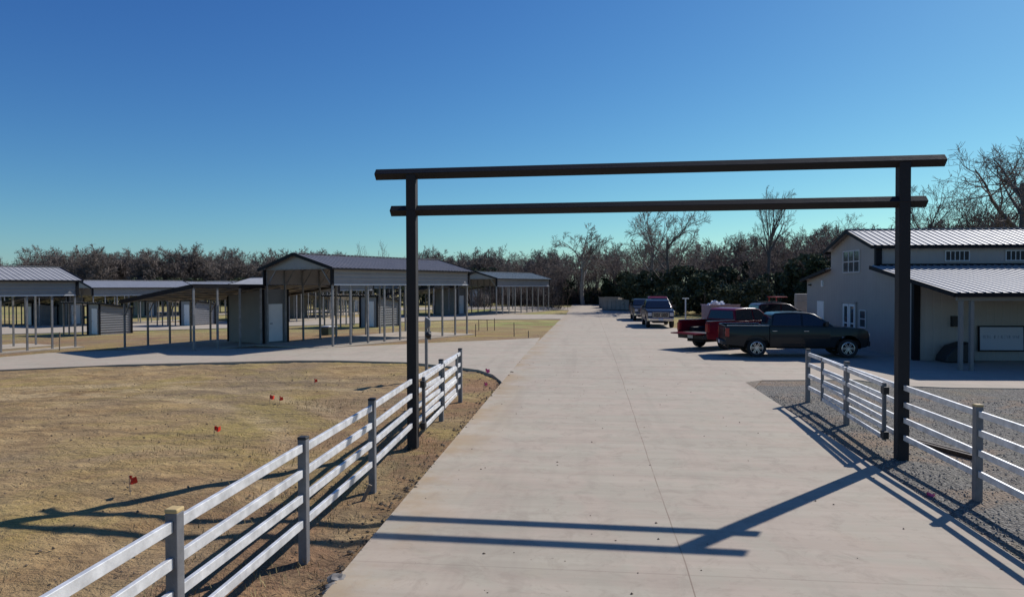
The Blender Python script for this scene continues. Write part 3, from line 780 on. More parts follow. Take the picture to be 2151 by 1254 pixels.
    # under body, bumpers, lamps, grille
    b = MB(); b.box(-2.8, 2.7, -.52, .52, .36, .66); b.box(-2.75, 2.6, -.80, .80, .52, .74); b.build('chassis', M['under'], o)
    cm = M['chrome'] if chrome_front else M['dark']
    b = MB(); b.prism([(2.86, -.93, .50), (2.99, -.80, .50), (2.99, .80, .50), (2.86, .93, .50)], (0, 0, .22)); b.build('front_bumper', cm, o, bevel=.03)
    b = MB(); b.prism([(-2.97, -.93, .52), (-3.12, -.82, .52), (-3.12, .82, .52), (-2.97, .93, .52)], (0, 0, .18)); b.build('rear_bumper', M['dark'] if tail_down else cm, o, bevel=.02)
    b = MB(); b.box(2.90, 2.955, -.52, .52, .80, 1.08); g = b.build('grille', M['dark'], o)
    b = MB(); b.box(2.95, 2.975, -.56, .56, 1.06, 1.10); b.box(2.95, 2.975, -.56, .56, .78, .81); b.box(2.95, 2.974, -.02, .02, .81, 1.06); b.box(2.95, 2.973, -.54, .54, .93, .955)
    for s in (-1, 1): b.box(2.95, 2.974, s * .54 - .02, s * .54 + .02, .81, 1.06)
    b.build('grille_bars', cm if chrome_front else M['dark'], g)
    for s in (-1, 1):
        b = MB(); b.box(2.78, 2.95, s * .74 - .13, s * .74 + .13, .84, 1.07); b.build('headlight', M['lamp'], o, bevel=.03)
        b = MB(); b.box(-3.02, -2.86, s * .915 - .075, s * .915 + .075, .88, 1.26); b.build('taillight', M['tail'], o, bevel=.015)
    b = MB(); b.box(-3.135, -3.12, -.16, .16, .55, .69); b.build('number_plate', M['plate'], o)
    b = MB(); b.box(2.99, 3.0, -.16, .16, .54, .68); b.build('number_plate', M['plate'], o)
    for x in (FA, RA):
        for s in (-1, 1):
            w = bpy.data.objects.new('wheel', None); COL.objects.link(w); w.parent = o; w.location = (x, s * .82, WR)
            b = MB(); b.lathe([(.24, -.10), (.30, -.135), (.37, -.135), (.40, -.10), (.405, 0), (.40, .10), (.37, .135), (.30, .135), (.24, .10), (.24, -.10)], (0, 0, 0), (0, 1, 0), 32); b.build('tyre', M['tyre'], w, smooth=40)
            b = MB(); b.lathe([(.268, s * .06), (.272, s * .125), (.246, s * .132), (.242, s * .07)], (0, 0, 0), (0, 1, 0), 32)
            b.lathe([(.001, s * .125), (.05, s * .125), (.06, s * .06)], (0, 0, 0), (0, 1, 0), 16)
            for k in range(spokes):
                t = 2 * math.pi * k / spokes; dx, dz = math.cos(t), math.sin(t)
                [b.beam((dx * .04 - dz * .022 * q, s * .105, dz * .04 + dx * .022 * q), (dx * .25 - dz * .035 * q, s * .115, dz * .25 + dx * .035 * q), .03, .026, up=(-dz, 0, dx)) for q in (-1, 1)]
            b.build('rim', M['rim'], w, smooth=35)
            b = MB(); b.lathe([(.001, s * .055), (.23, s * .055)], (0, 0, 0), (0, 1, 0), 24); b.build('brake_disc', M['under'], w)
    return o
def park(o, p, hd, sc=1.0):
    """hd: heading in degrees, clockwise from +Y of the road"""
    o.location = (p.x, p.y, p.z); o.rotation_euler = (0, 0, R(90 - hd)); o.scale = (sc, sc, sc)
    return o
def apron(px, py, h=.045): p = G(px, py); p.z += h; return p
t1 = pickup('dark slate crew cab pickup parked side on with nose toward the barn', M['p_grey'], chrome_front=False)
a, c = apron(1588, 752.5), apron(1783, 754.5)
hd = math.degrees(math.atan2((c - a).x, (c - a).y)); mid = (a + c) / 2
side = Vector((math.sin(R(hd - 90)), math.cos(R(hd - 90)), 0))
park(t1, mid + side * .90 - Vector((math.sin(R(hd)), math.cos(R(hd)), 0)) * .17, hd, .975)
t2 = pickup('red pickup with its tailgate down parked behind the dark slate pickup', M['p_red'], tail_down=True)
p2 = W(11.15, 33.9); p2.z = gz(p2.x, p2.y) + .045
park(t2, p2, 53.6, 1.0)
t3 = pickup('maroon pickup with a black roof rack behind the red pickup', M['p_maroon'], dark_roof=True)
p3 = WX(1622, 40.5); p3.z += .045; park(t3, p3, hd - 8, 1.04)
t4 = pickup('navy blue pickup facing the camera on the right side of the road', M['p_blue'])
p4 = WX(1380, 52.6); p4.z += .045; park(t4, p4, 180.5, 1.05)
t5 = pickup('red pickup standing behind the navy blue pickup', M['p_red'], dark_roof=True)
p5 = WX(1380, 63.5); p5.z += .05; park(t5, p5, 180, 1.1)
t6 = pickup('black suv in line behind the navy pickup at its left', M['p_black'], suv=True)
p6 = WX(1349, 63); p6.z += .05; park(t6, p6, 180, 1.0)

# ------------------------------------------------------------------ small things
def flag(label, px, py, m, h=.26, lean=0.15, s=.11, group='survey flags in the dirt'):
    p = G(px, py); o = thing('survey_flag', label, 'flag', p, random.uniform(-.6, .6), group)
    b = MB(); b.tube((0, 0, -.06), (lean * h, 0, h), .0045, n=6); b.build('wire', M['wire'], o)
    me = MB(); n = 6; vs = []; fs = []
    for i in range(n + 1):
        for j in range(3):
            u, v = i / n, j / 2
            vs.append((lean * h + u * s, .025 * math.sin(u * 7 + v) * (1 + v), h - v * s * .85 - .04 * u * math.sin(u * 3)))
    k = len(vs); vs += [(x, y + .004, z) for x, y, z in vs]
    for i in range(n):
        for j in range(2):
            a = i * 3 + j; fs += [(a, a + 1, a + 4, a + 3), (k + a, k + a + 3, k + a + 4, k + a + 1)]
    me.add(vs, fs); me.build('flag_sheet', m, o, recalc=False)
    return o
flag('red survey flag nearest the camera, on the bare dirt left of the fence', 274, 1032, M['redflag'], .25, -.1, .12)
flag('red survey flag in the middle of the dirt field', 449, 911, M['redflag'], .17, .1, .12)
flag('left one of two small red flags standing close together', 567, 845, M['redflag'], .20, 0, .12)
flag('right one of two small red flags standing close together', 587, 846, M['redflag'], .18, 0, .10)
flag('faint red survey flag low in the field near the far street edge', 660, 807, M['redflag'], .18, 0, .10)
flag('pink survey flag at the curved corner of the road, beyond the left fence', 1020, 791, M['pinkflag'], .28, 0, .14)
flag('small pinkish flag lying lower at the road corner beyond the left fence', 1017, 809, M['pinkflag'], .10, 0, .10)
flag('pink survey flag on the gravel at the right fence', 1944, 1044, M['pinkflag'], .08, .2, .13, 'survey flags on the gravel')
def keypad():
    p = G(896, 797); o = thing('keypad_post', 'thin brownish post with pale keypad box and black camera ball behind the left gatepost', 'keypad post', p)
    b = MB(); b.box(-.045, .045, -.045, .045, -.3, 2.02); b.build('post', M['steel'], o)
    b = MB(); b.prism([(.0, -.2, 1.66), (.17, -.2, 1.80), (.17, -.2, 2.02), (.0, -.2, 2.12)], (0, .14, 0)); b.build('keypad_box', M['post'], o, bevel=.02)
    b = MB(); b.box(.045, .17, -.06, .0, 1.35, 1.62); b.build('bracket', M['post'], o)
    b = MB(); b.lathe([(.001, -.11), (.07, -.085), (.105, -.03), (.105, .03), (.07, .085), (.001, .11)], (.09, -.1, 1.5), (0, 0, 1), 16); b.build('camera_ball', M['dark'], o, smooth=60)
    return o
keypad()
def stake(px, py, h, label, group):
    p = G(px, py); b = MB(); b.beam((0, 0, -.2), (random.uniform(-.03, .03), 0, h), .05, .04, up=(0, 1, 0)); o = b.build('wooden_stake', M['wood'])
    o.location = p; return tag(o, label, 'stake', group)
for px, py, h in ((999, 706, .75), (1006, 694, .75), (1024, 694, .78), (1039, 694, .85), (1080, 706.5, .85), (1110, 709, .4)):
    stake(px, py, h, 'thin wooden stake standing in the straw coloured lot right of the charcoal carport', 'wooden stakes in the empty lot')
stake(125, 736, 1.0, 'single thin dark stake in front of the left edge carport', None)
st = stake(764, 1046, .22, 'short split wooden stub at the foot of a left fence post', None); st.rotation_euler = (0, R(25), .4)
def tpost():
    p = G(1440, 679); o = thing('t_post', 'slim white T shaped post standing before the dark wood', 'post', p)
    h = ztop(1440, 626, (p.dot(CF))) - p.z
    b = MB(); b.box(-.05, .05, -.05, .05, -.3, h - .08); b.build('post', M['white'], o)
    b = MB(); b.box(-.27, .27, -.07, .07, h - .08, h); b.build('crossbar', M['white'], o, bevel=.01)
tpost()
def bin_(name, label, px, py, w, d, h, m, rz, cat):
    p = WX(px, py) if py < 200 else G(px, py); o = thing(name, label, cat, p, rz)
    b = MB(); t = .06
    b.box(-w / 2, w / 2, -d / 2, -d / 2 + t, .1, h); b.box(-w / 2, w / 2, d / 2 - t, d / 2, .1, h); b.box(-w / 2, -w / 2 + t, -d / 2 + t, d / 2 - t, .1, h); b.box(w / 2 - t, w / 2, -d / 2 + t, d / 2 - t, .1, h); b.box(-w / 2 + t, w / 2 - t, -d / 2 + t, d / 2 - t, .1, .18)
    b.build('body', m, o, bevel=.012)
    b = MB()
    k = int(w / .6)
    for i in range(k + 1):
        x = -w / 2 + .05 + (w - .1) * i / k; b.box(x - .05, x + .05, -d / 2 - .06, -d / 2 - .002, .12, h - .1)
    b.build('side_rib', m, o)
    b = MB()
    for y in (-d / 2 - .03, d / 2 + .03): b.beam((-w / 2 - .05, y, h + .02), (w / 2 + .05, y, h + .02), .1, .08)
    b.build('top_rim', m, o)
    for x in (-w / 2 + .2, w / 2 - .2):
        b = MB(); b.box(x - .08, x + .08, -d / 2, d / 2, 0, .1); b.build('skid', M['dark'], o)
    return o
B1 = bin_('skip', 'faded pink skip heaped with white sheeting behind the red pickup', 1513, 680, 2.5, 1.8, 1.55, M['pink'], .25, 'skip')
def sheeting():
    b = MB(); rr = random.Random(5)
    for k in range(26):
        x, y = rr.uniform(-1, .3), rr.uniform(-.5, .5); z = 1.5 + rr.uniform(0, .45) * (1 - abs(x + .35) / .9)
        c = Vector((x, y, z)); u = Vector((rr.uniform(-1, 1), rr.uniform(-1, 1), rr.uniform(-.6, .6))).normalized() * rr.uniform(.1, .3); v = u.orthogonal().normalized() * rr.uniform(.05, .18)
        b.prism([c - u - v, c + u - v * .4, c + u * .8 + v, c - u * .7 + v * .8], u.cross(v).normalized() * .02)
    o = b.build('plastic_sheeting', M['plastic']); o.location = B1.location; o.rotation_euler = B1.rotation_euler
    return tag(o, 'crumpled white plastic sheeting piled in the pink skip', 'sheeting')
sheeting()
bin_('skip', 'beige skip at the far end of the road, nearer of the pair', 1300, 84, 3.6, 1.9, 1.25, M['beige'], -.5, 'skip')
bin_('skip', 'beige skip at the far end of the road, farther of the pair', 1284, 89, 2.6, 1.9, 1.35, M['beige'], -.4, 'skip')
def tractor():
    p = G(1645, 678); o = thing('tractor', 'small red tractor with loader arms between the pickups and the barn', 'tractor', p, R(20))
    b = MB(); b.prism([(-.3, -.32, .6), (1.25, -.32, .6), (1.3, -.32, 1.05), (1.1, -.32, 1.2), (-.3, -.32, 1.3)], (0, .64, 0)); b.build('hood', M['redpaint'], o, bevel=.04)
    b = MB(); b.box(-1.2, -.3, -.55, .55, .6, .85); b.box(-1.2, -1.05, -.3, .3, .85, 1.5); b.box(-1.0, -.6, -.28, .28, .85, 1.0); b.build('seat', M['dark'], o, bevel=.03)
    for s in (-1, 1):
        b = MB(); b.lathe([(.2, -.18), (.55, -.2), (.65, -.14), (.67, 0), (.65, .14), (.55, .2), (.2, .18)], (-.85, s * .72, .67), (0, 1, 0), 24); b.build('rear_wheel', M['tyre'], o, smooth=40)
        b = MB(); b.lathe([(.1, -.1), (.32, -.11), (.38, 0), (.32, .11), (.1, .1)], (.95, s * .6, .38), (0, 1, 0), 20); b.build('front_wheel', M['tyre'], o, smooth=40)
        b = MB(); b.beam((-1.0, s * .5, .85), (-1.0, s * .5, 2.15), .07, .07, up=(1, 0, 0)); b.build('roll_bar', M['redpaint'], o)
        b = MB(); b.beam((.1, s * .45, 1.45), (1.7, s * .45, 1.0), .1, .14); b.beam((1.7, s * .45, 1.0), (2.1, s * .45, .4), .1, .12); b.build('loader_arm', M['redpaint'], o)
    b = MB(); b.box(-1.15, .0, -.6, .6, 2.15, 2.22); b.build('canopy', M['redpaint'], o, bevel=.02)
    b = MB(); b.prism([(2.1, -.75, .25), (2.6, -.75, .2), (2.65, -.75, .3), (2.2, -.75, .8)], (0, 1.5, 0)); b.build('bucket', M['rust'], o)
    b = MB(); b.tube((-.25, 0, 1.3), (-.55, 0, 1.5), .02); b.lathe([(.15, -.015), (.18, 0), (.15, .015), (.15, -.015)], (-.55, 0, 1.5), (-.6, 0, .6), 16); b.build('steering_wheel', M['dark'], o)
tractor()
def tank():
    p = WX(1686, 45); o = thing('water_tank', 'pale grey box tank standing by the far barn corner', 'tank', p, R(-8))
    b = MB(); b.box(-.45, .45, -.45, .45, .25, 2.55); b.build('tank_body', M['beige'], o, bevel=.05)
    b = MB()
    for z in (.7, 1.4, 2.1): b.box(-.47, .47, -.47, .47, z - .03, z + .03)
    for x in (-.4, .4):
        for y in (-.4, .4): b.box(x - .05, x + .05, y - .05, y + .05, -.1, .25)
    b.build('cage_band', M['steel'], o)
tank()
def utility():
    p = G(692, 703); o = thing('utility_box', 'low dark green utility box under the charcoal roofed carport', 'utility box', p, AXR)
    b = MB(); b.box(-.4, .4, -.35, .35, 0, .5); b.build('cabinet', M['green'], o, bevel=.02)
    b = MB(); b.prism([(-.43, -.38, .502), (.43, -.38, .502), (.36, -.38, .6), (-.36, -.38, .6)], (0, .76, 0)); b.build('lid', M['trimlight'], o, bevel=.02)
utility()
def channel():
    a, c = G(1915, 934), G(2042, 968); d = c - a
    o = thing('steel_channel', 'long rusty dark steel channel lying on gravel behind the right fence', 'steel beam', a)
    for k, (w, off) in enumerate(((.10, 0), (.08, .14))):
        n = Vector((-d.y, d.x, 0)).normalized() * off; b = MB()
        e = d * (1 - .12 * k)
        b.beam(n + Vector((0, 0, .05)), n + e + Vector((0, 0, .05)), .015, .1)
        r = Vector((-d.y, d.x, 0)).normalized() * .035
        b.beam(n + r + Vector((0, 0, .095)), n + e + r + Vector((0, 0, .095)), .06, .012); b.beam(n + r + Vector((0, 0, .01)), n + e + r + Vector((0, 0, .01)), .06, .012)
        b.build('channel', M['rust'], o)
channel()
def rock(px, py, r, label, group=None):
    bm = bmesh.new(); bmesh.ops.create_icosphere(bm, subdivisions=3, radius=r)
    from mathutils import noise as mn
    sd = random.uniform(0, 50)
    for v in bm.verts:
        n = v.co.normalized(); k = 1 + .35 * mn.noise(n * 1.7 + Vector((sd, 0, 0))) + .12 * mn.noise(n * 5 + Vector((sd, 3, 0))); v.co = v.co * k; v.co.z *= .65
    me = bpy.data.meshes.new('rock'); bm.to_mesh(me); bm.free()
    o = link('rock', me, M['stone'], smooth=30); o.location = G(px, py) + Vector((0, 0, r * .25)); return tag(o, label, 'rock', group)
rock(708, 1221, .10, 'biggest grey lump of rubble at the left road edge in the foreground', 'rubble at the road edge')
for px, py, r in ((697, 1235, .06), (688, 1246, .05), (722, 1206, .04), (781, 1140, .05), (790, 1124, .04)):
    rock(px, py, r, 'small lump of grey rubble along the left edge of the concrete road', 'rubble at the road edge')
# loose stones and clods that nobody could count
def scatter(name, m, n, fn, rmin, rmax, sink=.2):
    b = MB()
    for _ in range(n):
        x, y = fn(); r = rmin + (rmax - rmin) * random.random() ** 2.5; b.octa((x, y, gz(x, y) + r * sink - (.015 if x < 0 else -.02)), r)
    return tag(b.build(name, m, recalc=False), None, None, kind='stuff')
o_ = scatter('gravel', M['gravelstone'], 12000, lambda: (4.99 + 7 * random.random() ** 1.6, 3.5 + 16.5 * random.random()), .008, .024)
o_['label'] = 'loose crushed gravel on the yard right of the road'; o_['category'] = 'gravel'
o_ = scatter('dirt_clods', M['clod'], 1500, lambda: (-2.82 - 14 * random.random() ** 1.8, 4 + 20 * random.random()), .008, .032, .05)
o_['label'] = 'scattered small dirt clods on the bare field'; o_['category'] = 'dirt clods'
def edge_clods():
    b = MB()
    for _ in range(900):
        y = 4.5 + 24 * random.random() ** 1.6; x = -2.74 - abs(random.gauss(0, .16)) + random.choice((0, 0, 0, .1)) * random.random(); r = .006 + .034 * random.random() ** 3
        b.octa((x, y, gz(x, y) + (.05 if x > -2.74 else -.01) + r * .2), r)
    o = b.build('crumbled_soil', M['clod'], recalc=False); return tag(o, 'crumbled soil lying along the left edge of the concrete road', 'soil', kind='stuff')
edge_clods()
def tufts():
    b = MB(); patches = [(random.uniform(-9, -3), random.uniform(4.5, 19), random.uniform(.3, 1.1)) for _ in range(34)] + [(-4.1, 6.3, .8), (-3.4, 9.5, .5), (-4.6, 7.4, .6), (-3.3, 7.2, .4)]
    for cx, cy, rr in patches:
        for _ in range(int(130 * rr)):
            a = random.uniform(0, 6.28); q = rr * math.sqrt(random.random()); x, y = cx + q * math.cos(a), cy + q * math.sin(a) * 1.5
            if x > -2.9: continue
            z = gz(x, y) - .04; h = random.uniform(.04, .10); t = random.uniform(0, 6.28); dx, dy = math.cos(t), math.sin(t); l = random.uniform(.2, .9) * h
            b.add([(x - dy * .006, y + dx * .006, z), (x + dy * .006, y - dx * .006, z), (x + dx * l, y + dy * l, z + h)], [(0, 1, 2)])
    o = b.build('grass', M['grass'], recalc=False); return tag(o, 'sparse dry winter grass tufts on the dirt beside the left fence', 'grass', kind='stuff')
tufts()
def litter():
    b = MB()
    for _ in range(150):
        x, y = random.uniform(-2.6, 4.8), 5 + 30 * random.random() ** 1.7; b.octa((x, y, gz(x, y) + .053), random.uniform(.006, .02))
    o = b.build('leaf_litter', M['clod'], recalc=False); return tag(o, 'tiny dark bits of dirt and leaf scattered on the concrete road', 'litter', kind='stuff')
litter()

# ------------------------------------------------------------------ trees
def perp(d, rng):
    r = rng.normal(size=3); r -= d * r.dot(d); return r / np.linalg.norm(r)
def bare_segments(seed, h, spread=.55, trunk=.4, up=.35, counts=(6, 6, 5, 5), r0=None, lean=(0, 0), fork=0.0):
    rng = np.random.default_rng(seed); segs = []
    r0 = r0 or h * .018
    def grow(p, d, L, r, lev):
        n = (6, 5, 4, 3, 2, 2)[lev]; pts = [p]; rad = [r]
        for i in range(n):
            d = d + perp(d, rng) * (.10, .20, .26, .30, .3, .3)[lev]; d[2] += up * (.02, .16, .16, .14, .1, .1)[lev]; d = d / np.linalg.norm(d)
            p = p + d * (L / n); pts.append(p); rad.append(r * (1 - (.45 if lev == 0 else .8) * (i + 1) / n))
        for i in range(n): segs.append((pts[i], pts[i + 1], rad[i], rad[i + 1], lev))
        if lev >= len(counts): return
        c = counts[lev]
        for k in range(c):
            f = (trunk + (1 - trunk) * (k + .5 + rng.uniform(-.3, .3)) / c) if lev == 0 else (.2 + .8 * (k + .5) / c)
            f = min(f, .999); i = int(f * n); q = pts[i] + (pts[i + 1] - pts[i]) * (f * n - i)
            dd = pts[i + 1] - pts[i]; dd = dd / np.linalg.norm(dd)
            a = rng.uniform(.45, 1.0) * spread * 1.9; nd_ = dd * math.cos(a) + perp(dd, rng) * math.sin(a)
            ll = L * (.72 if lev == 0 else .58) * rng.uniform(.7, 1.15) * (1.15 - .45 * f)
            rr = rad[i] * .58
            grow(q, nd_ / np.linalg.norm(nd_), ll, max(rr, .006), lev + 1)
    d0 = np.array([lean[0], lean[1], 1.0]); d0 /= np.linalg.norm(d0)
    grow(np.zeros(3), d0, h * .66, r0, 0)
    # scale to the wanted height
    top = max(max(s[0][2], s[1][2]) for s in segs); k = h / top
    return [(a * k, b * k, ra, rb, lv) for a, b, ra, rb, lv in segs]
def segs_to_arrays(segs, minr=.010):
    """tubes: six sides for wood, three for twigs"""
    V = []; F = []; off = 0
    for sides, sel in ((6, [s for s in segs if s[4] <= 1]), (3, [s for s in segs if s[4] > 1])):
        if not sel: continue
        A = np.array([s[0] for s in sel]); B = np.array([s[1] for s in sel]); ra = np.maximum([s[2] for s in sel], minr); rb = np.maximum([s[3] for s in sel], minr * .7)
        D = B - A; D /= np.linalg.norm(D, axis=1, keepdims=True) + 1e-9
        ref = np.where(np.abs(D[:, 2:3]) < .9, np.array([[0, 0, 1.]]), np.array([[1., 0, 0]]))
        U = np.cross(D, ref); U /= np.linalg.norm(U, axis=1, keepdims=True); Wv = np.cross(D, U)
        n = len(sel); ring = []
        for P, r in ((A, ra), (B, rb)):
            for i in range(sides):
                t = 2 * math.pi * i / sides; ring.append(P + (U * math.cos(t) + Wv * math.sin(t)) * np.array(r)[:, None])
        vs = np.stack(ring, 1).reshape(-1, 3); base = off + np.arange(n)[:, None, None] * (2 * sides)
        q = np.array([[i, (i + 1) % sides, sides + (i + 1) % sides, sides + i] for i in range(sides)])[None]
        V.append(vs); F.append((base + q).reshape(-1, 4)); off += len(vs)
    return np.concatenate(V), np.concatenate(F)
def np_mesh(name, V, F, m, smooth=False):
    me = bpy.data.meshes.new(name); k = F.shape[1]
    me.vertices.add(len(V)); me.vertices.foreach_set('co', V.astype(np.float32).ravel())
    me.loops.add(F.size); me.loops.foreach_set('vertex_index', F.astype(np.int32).ravel())
    me.polygons.add(len(F)); me.polygons.foreach_set('loop_start', np.arange(0, F.size, k, dtype=np.int32))
    me.update(calc_edges=True); me.validate(); me.materials.append(m); return me
def bare_tree_meshes(seed, h, mt, mb_, minr=.010, **kw):
    s = bare_segments(seed, h, **kw)
    t = np_mesh('trunk', *segs_to_arrays([x for x in s if x[4] <= 1], .02), mb_)
    c = np_mesh('crown', *segs_to_arrays([x for x in s if x[4] > 1], minr), mt)
    return t, c
def place_tree(name, meshes, p, rz, sc, label, group=None, cat='tree', sz=None):
    o = thing(name, label, cat, p, rz, group); o.scale = (sc, sc, sz or sc)
    for nm, me in zip(('trunk', 'crown'), meshes):
        c = bpy.data.objects.new(nm, me); COL.objects.link(c); c.parent = o
    return o
def leaf_cloud(seed, h, rad, n, shape='cone', leaf=.16, low=.08):
    rng = np.random.default_rng(seed); nc = max(14, n // 90); C = []
    for _ in range(nc):
        f = rng.random() ** .8; z = h * (low + (1 - low) * f)
        rr = rad * ((1 - f) ** .75 + .08) if shape == 'cone' else rad * (math.sin(math.pi * min(1, .12 + f * .86)) ** .6)
        a = rng.uniform(0, 6.283); q = rr * (.35 + .65 * rng.random()); C.append((q * math.cos(a), q * math.sin(a), z, .10 * h * rng.uniform(.5, 1.1)))
    C = np.array(C); idx = rng.integers(0, nc, n); P = C[idx, :3] + rng.normal(size=(n, 3)) * C[idx, 3:4] * .55
    P[:, 2] = np.clip(P[:, 2], .02, h)
    u = rng.normal(size=(n, 3)); u /= np.linalg.norm(u, axis=1, keepdims=True); v = rng.normal(size=(n, 3)); v -= u * (u * v).sum(1, keepdims=True); v /= np.linalg.norm(v, axis=1, keepdims=True)
    s = leaf * rng.uniform(.5, 1.3, size=(n, 1))
    V = np.stack([P - u * s, P + v * s * .5, P + u * s, P - v * s * .5], 1).reshape(-1, 3)
    return V, np.arange(4 * n).reshape(-1, 4)
def cedar_meshes(seed, h, rad, n, m, shape='cone'):
    b = MB(); b.tube((0, 0, -.2), (0, 0, h * .9), h * .02, .02, 6, False)
    me = bpy.data.meshes.new('trunk'); me.from_pydata(b.v, [], b.f); me.materials.append(M['bark'])
    return me, np_mesh('crown', *leaf_cloud(seed, h, rad, n, shape), m)

BT_ = [bare_tree_meshes(10 + i, 10.0, M['twigred'] if i % 3 == 2 else M['twig'], M['bark'], minr=.021, spread=(.5, .62, .45, .55, .6, .5)[i], trunk=(.35, .3, .4, .25, .45, .3)[i],
                        counts=((7, 7, 6, 5), (8, 6, 6, 5), (6, 7, 6, 6), (9, 6, 5, 5), (6, 7, 6, 5), (7, 6, 6, 6))[i]) for i in range(6)]
CD_ = [cedar_meshes(40, 6.0, 1.9, 5200, M['cedar']), cedar_meshes(41, 5.0, 2.2, 5200, M['cedar'], 'round'), cedar_meshes(42, 4.0, 1.9, 4200, M['cedarlight'], 'round'), cedar_meshes(43, 6.5, 1.6, 5200, M['cedar'])]

def tree_px(px, ytop, Z, kind, name, label, group=None, rz=None, wide=1.0, base=10.0):
    p = WX(px, Z); p.z -= .1; h = ztop(px, ytop, Z) - p.z
    return place_tree(name, kind, p, random.uniform(0, 6.28) if rz is None else rz, h / base * wide, label, group, 'tree', h / base)
# singled-out trees
tr = bare_tree_meshes(101, 10, M['twig'], M['barkpale'], spread=.56, trunk=.42, counts=(9, 7, 6, 5), r0=.24, minr=.018)
tree_px(1224, 470, 96, tr, 'bare_tree', 'full round bare tree with pale trunk rising at the end of the road', wide=1.15)
tr2 = bare_tree_meshes(102, 10, M['twig'], M['barkpale'], spread=.48, trunk=.38, counts=(8, 7, 6, 5), r0=.23, minr=.017, lean=(-.05, 0))
tree_px(1362, 432, 84, tr2, 'bare_tree', 'left of two tall bare trees reaching the lower crossbar', wide=.85)
tr3 = bare_tree_meshes(103, 10, M['twig'], M['bark'], spread=.62, trunk=.3, counts=(6, 6, 5, 5), r0=.22, minr=.017, lean=(.12, 0))
tree_px(1402, 436, 80, tr3, 'bare_tree', 'right of two tall bare trees reaching the lower crossbar, with open leaning limbs', wide=.9)
sn = bare_tree_meshes(104, 10, M['twig'], M['bark'], spread=.40, trunk=.62, counts=(9, 5, 5, 4), r0=.30, minr=.014)
tree_px(1613, 388, 78, sn, 'bare_tree', 'narrow bare tree sticking up above the lower crossbar', wide=.55)
tr4 = bare_tree_meshes(105, 10, M['twigred'], M['bark'], spread=.6, trunk=.3, counts=(9, 7, 6, 6), r0=.2, minr=.013)
tree_px(1736, 444, 80, tr4, 'bare_tree', 'dense rounded bare tree directly left above the barn gable', wide=.95)
tr5 = bare_tree_meshes(106, 10, M['twig'], M['bark'], spread=.5, trunk=.18, counts=(8, 6, 5, 5), r0=.16, minr=.012)
tree_px(1935, 370, 66, tr5, 'bare_tree', 'thin many stemmed bare tree behind the barn roof beside the right gatepost', wide=.9)
tr6 = bare_tree_meshes(107, 10, M['twig'], M['bark'], spread=.68, trunk=.22, counts=(9, 8, 7, 6), r0=.32, minr=.010, lean=(-.02, 0), up=.22)
tree_px(2150, 262, 58, tr6, 'bare_tree', 'largest bare tree with thick spreading limbs at the right picture edge', wide=1.0, rz=2.2)
tr7 = bare_tree_meshes(108, 10, M['twig'], M['bark'], spread=.6, trunk=.2, counts=(8, 7, 6, 5), r0=.2, minr=.011, lean=(-.25, 0))
tree_px(2075, 395, 62, tr7, 'bare_tree', 'leaning bare tree left of the largest tree behind the barn roof', wide=1.0)
dead = [bare_tree_meshes(120 + i, 10, M['twig'], M['bark'], spread=.45, trunk=.35, counts=(5, 4, 3), r0=.2, minr=.02) for i in range(2)]
for i, (px, yt, lab) in enumerate(((762, 507, 'leftmost of the thin dead snags above the charcoal roof'), (778, 515, 'middle dead snag above the charcoal roof'), (806, 503, 'rightmost dead snag with upright fork above the charcoal roof'))):
    tree_px(px, yt, 120, dead[i % 2], 'dead_tree', lab, 'dead snags above the carport roof', wide=.55)
# the wood right of the road: individual trees
gname = 'bare trees of the wood'
def interp(tab, x):
    for (a, b), (c, d) in zip(tab, tab[1:]):
        if a <= x <= c: return b + (d - b) * (x - a) / (c - a)
    return tab[-1][1] if x > tab[-1][0] else tab[0][1]
TOPR = [(1040, 527), (1100, 535), (1140, 528), (1190, 528), (1250, 520), (1300, 508), (1340, 503), (1400, 510), (1470, 492), (1530, 500), (1580, 482), (1640, 484), (1700, 472), (1760, 464), (1830, 480), (1900, 478), (1980, 470), (2060, 440), (2151, 430), (2300, 430)]
k = 0
for row, (Z0, Z1, n, dy) in enumerate(((91, 97, 22, 40), (98, 104, 30, 20), (106, 114, 36, 6), (116, 130, 44, -2))):
    for i in range(n):
        px = 1050 + (1300 + 0) * (i + random.random()) / n
        Z = random.uniform(Z0, Z1) - 24 * sstep(1420, 1760, px) - (8 if px > 1850 else 0)
        if 1170 < px < 1345: Z = max(Z, 99)
        yt = interp(TOPR, px) + dy + random.uniform(-9, 14)
        tree_px(px, yt, Z, BT_[k % 6], 'bare_tree', 'bare grey brown tree of the thick wood beyond the road and the barn', gname, wide=random.uniform(.85, 1.2)); k += 1
for i in range(34):
    px = 1180 + 900 * (i + random.random()) / 34
    Z = random.uniform(86, 96) - 22 * sstep(1420, 1760, px)
    if px < 1345: Z = max(Z, 97)
    kd = random.choice((0, 1, 2, 2, 3)); hb = (6.0, 5.0, 4.0, 6.5)[kd]
    yt = interp(TOPR, px) + random.uniform(62, 110)
    tree_px(px, yt, Z, CD_[kd], 'evergreen_tree', 'dark evergreen among the bare trees of the wood', 'evergreens in the wood', wide=random.uniform(.9, 1.35), base=hb)
for px, yt, Z in ((1360, 570, 82), (1330, 585, 84), (1440, 560, 78), (1535, 600, 66), (1590, 590, 66), (1480, 575, 74), (1420, 600, 74)):
    tree_px(px, yt, Z, CD_[2], 'evergreen_shrub', 'olive green rounded shrub at the edge of the wood', 'shrubs along the wood edge', wide=1.3, base=4.0)
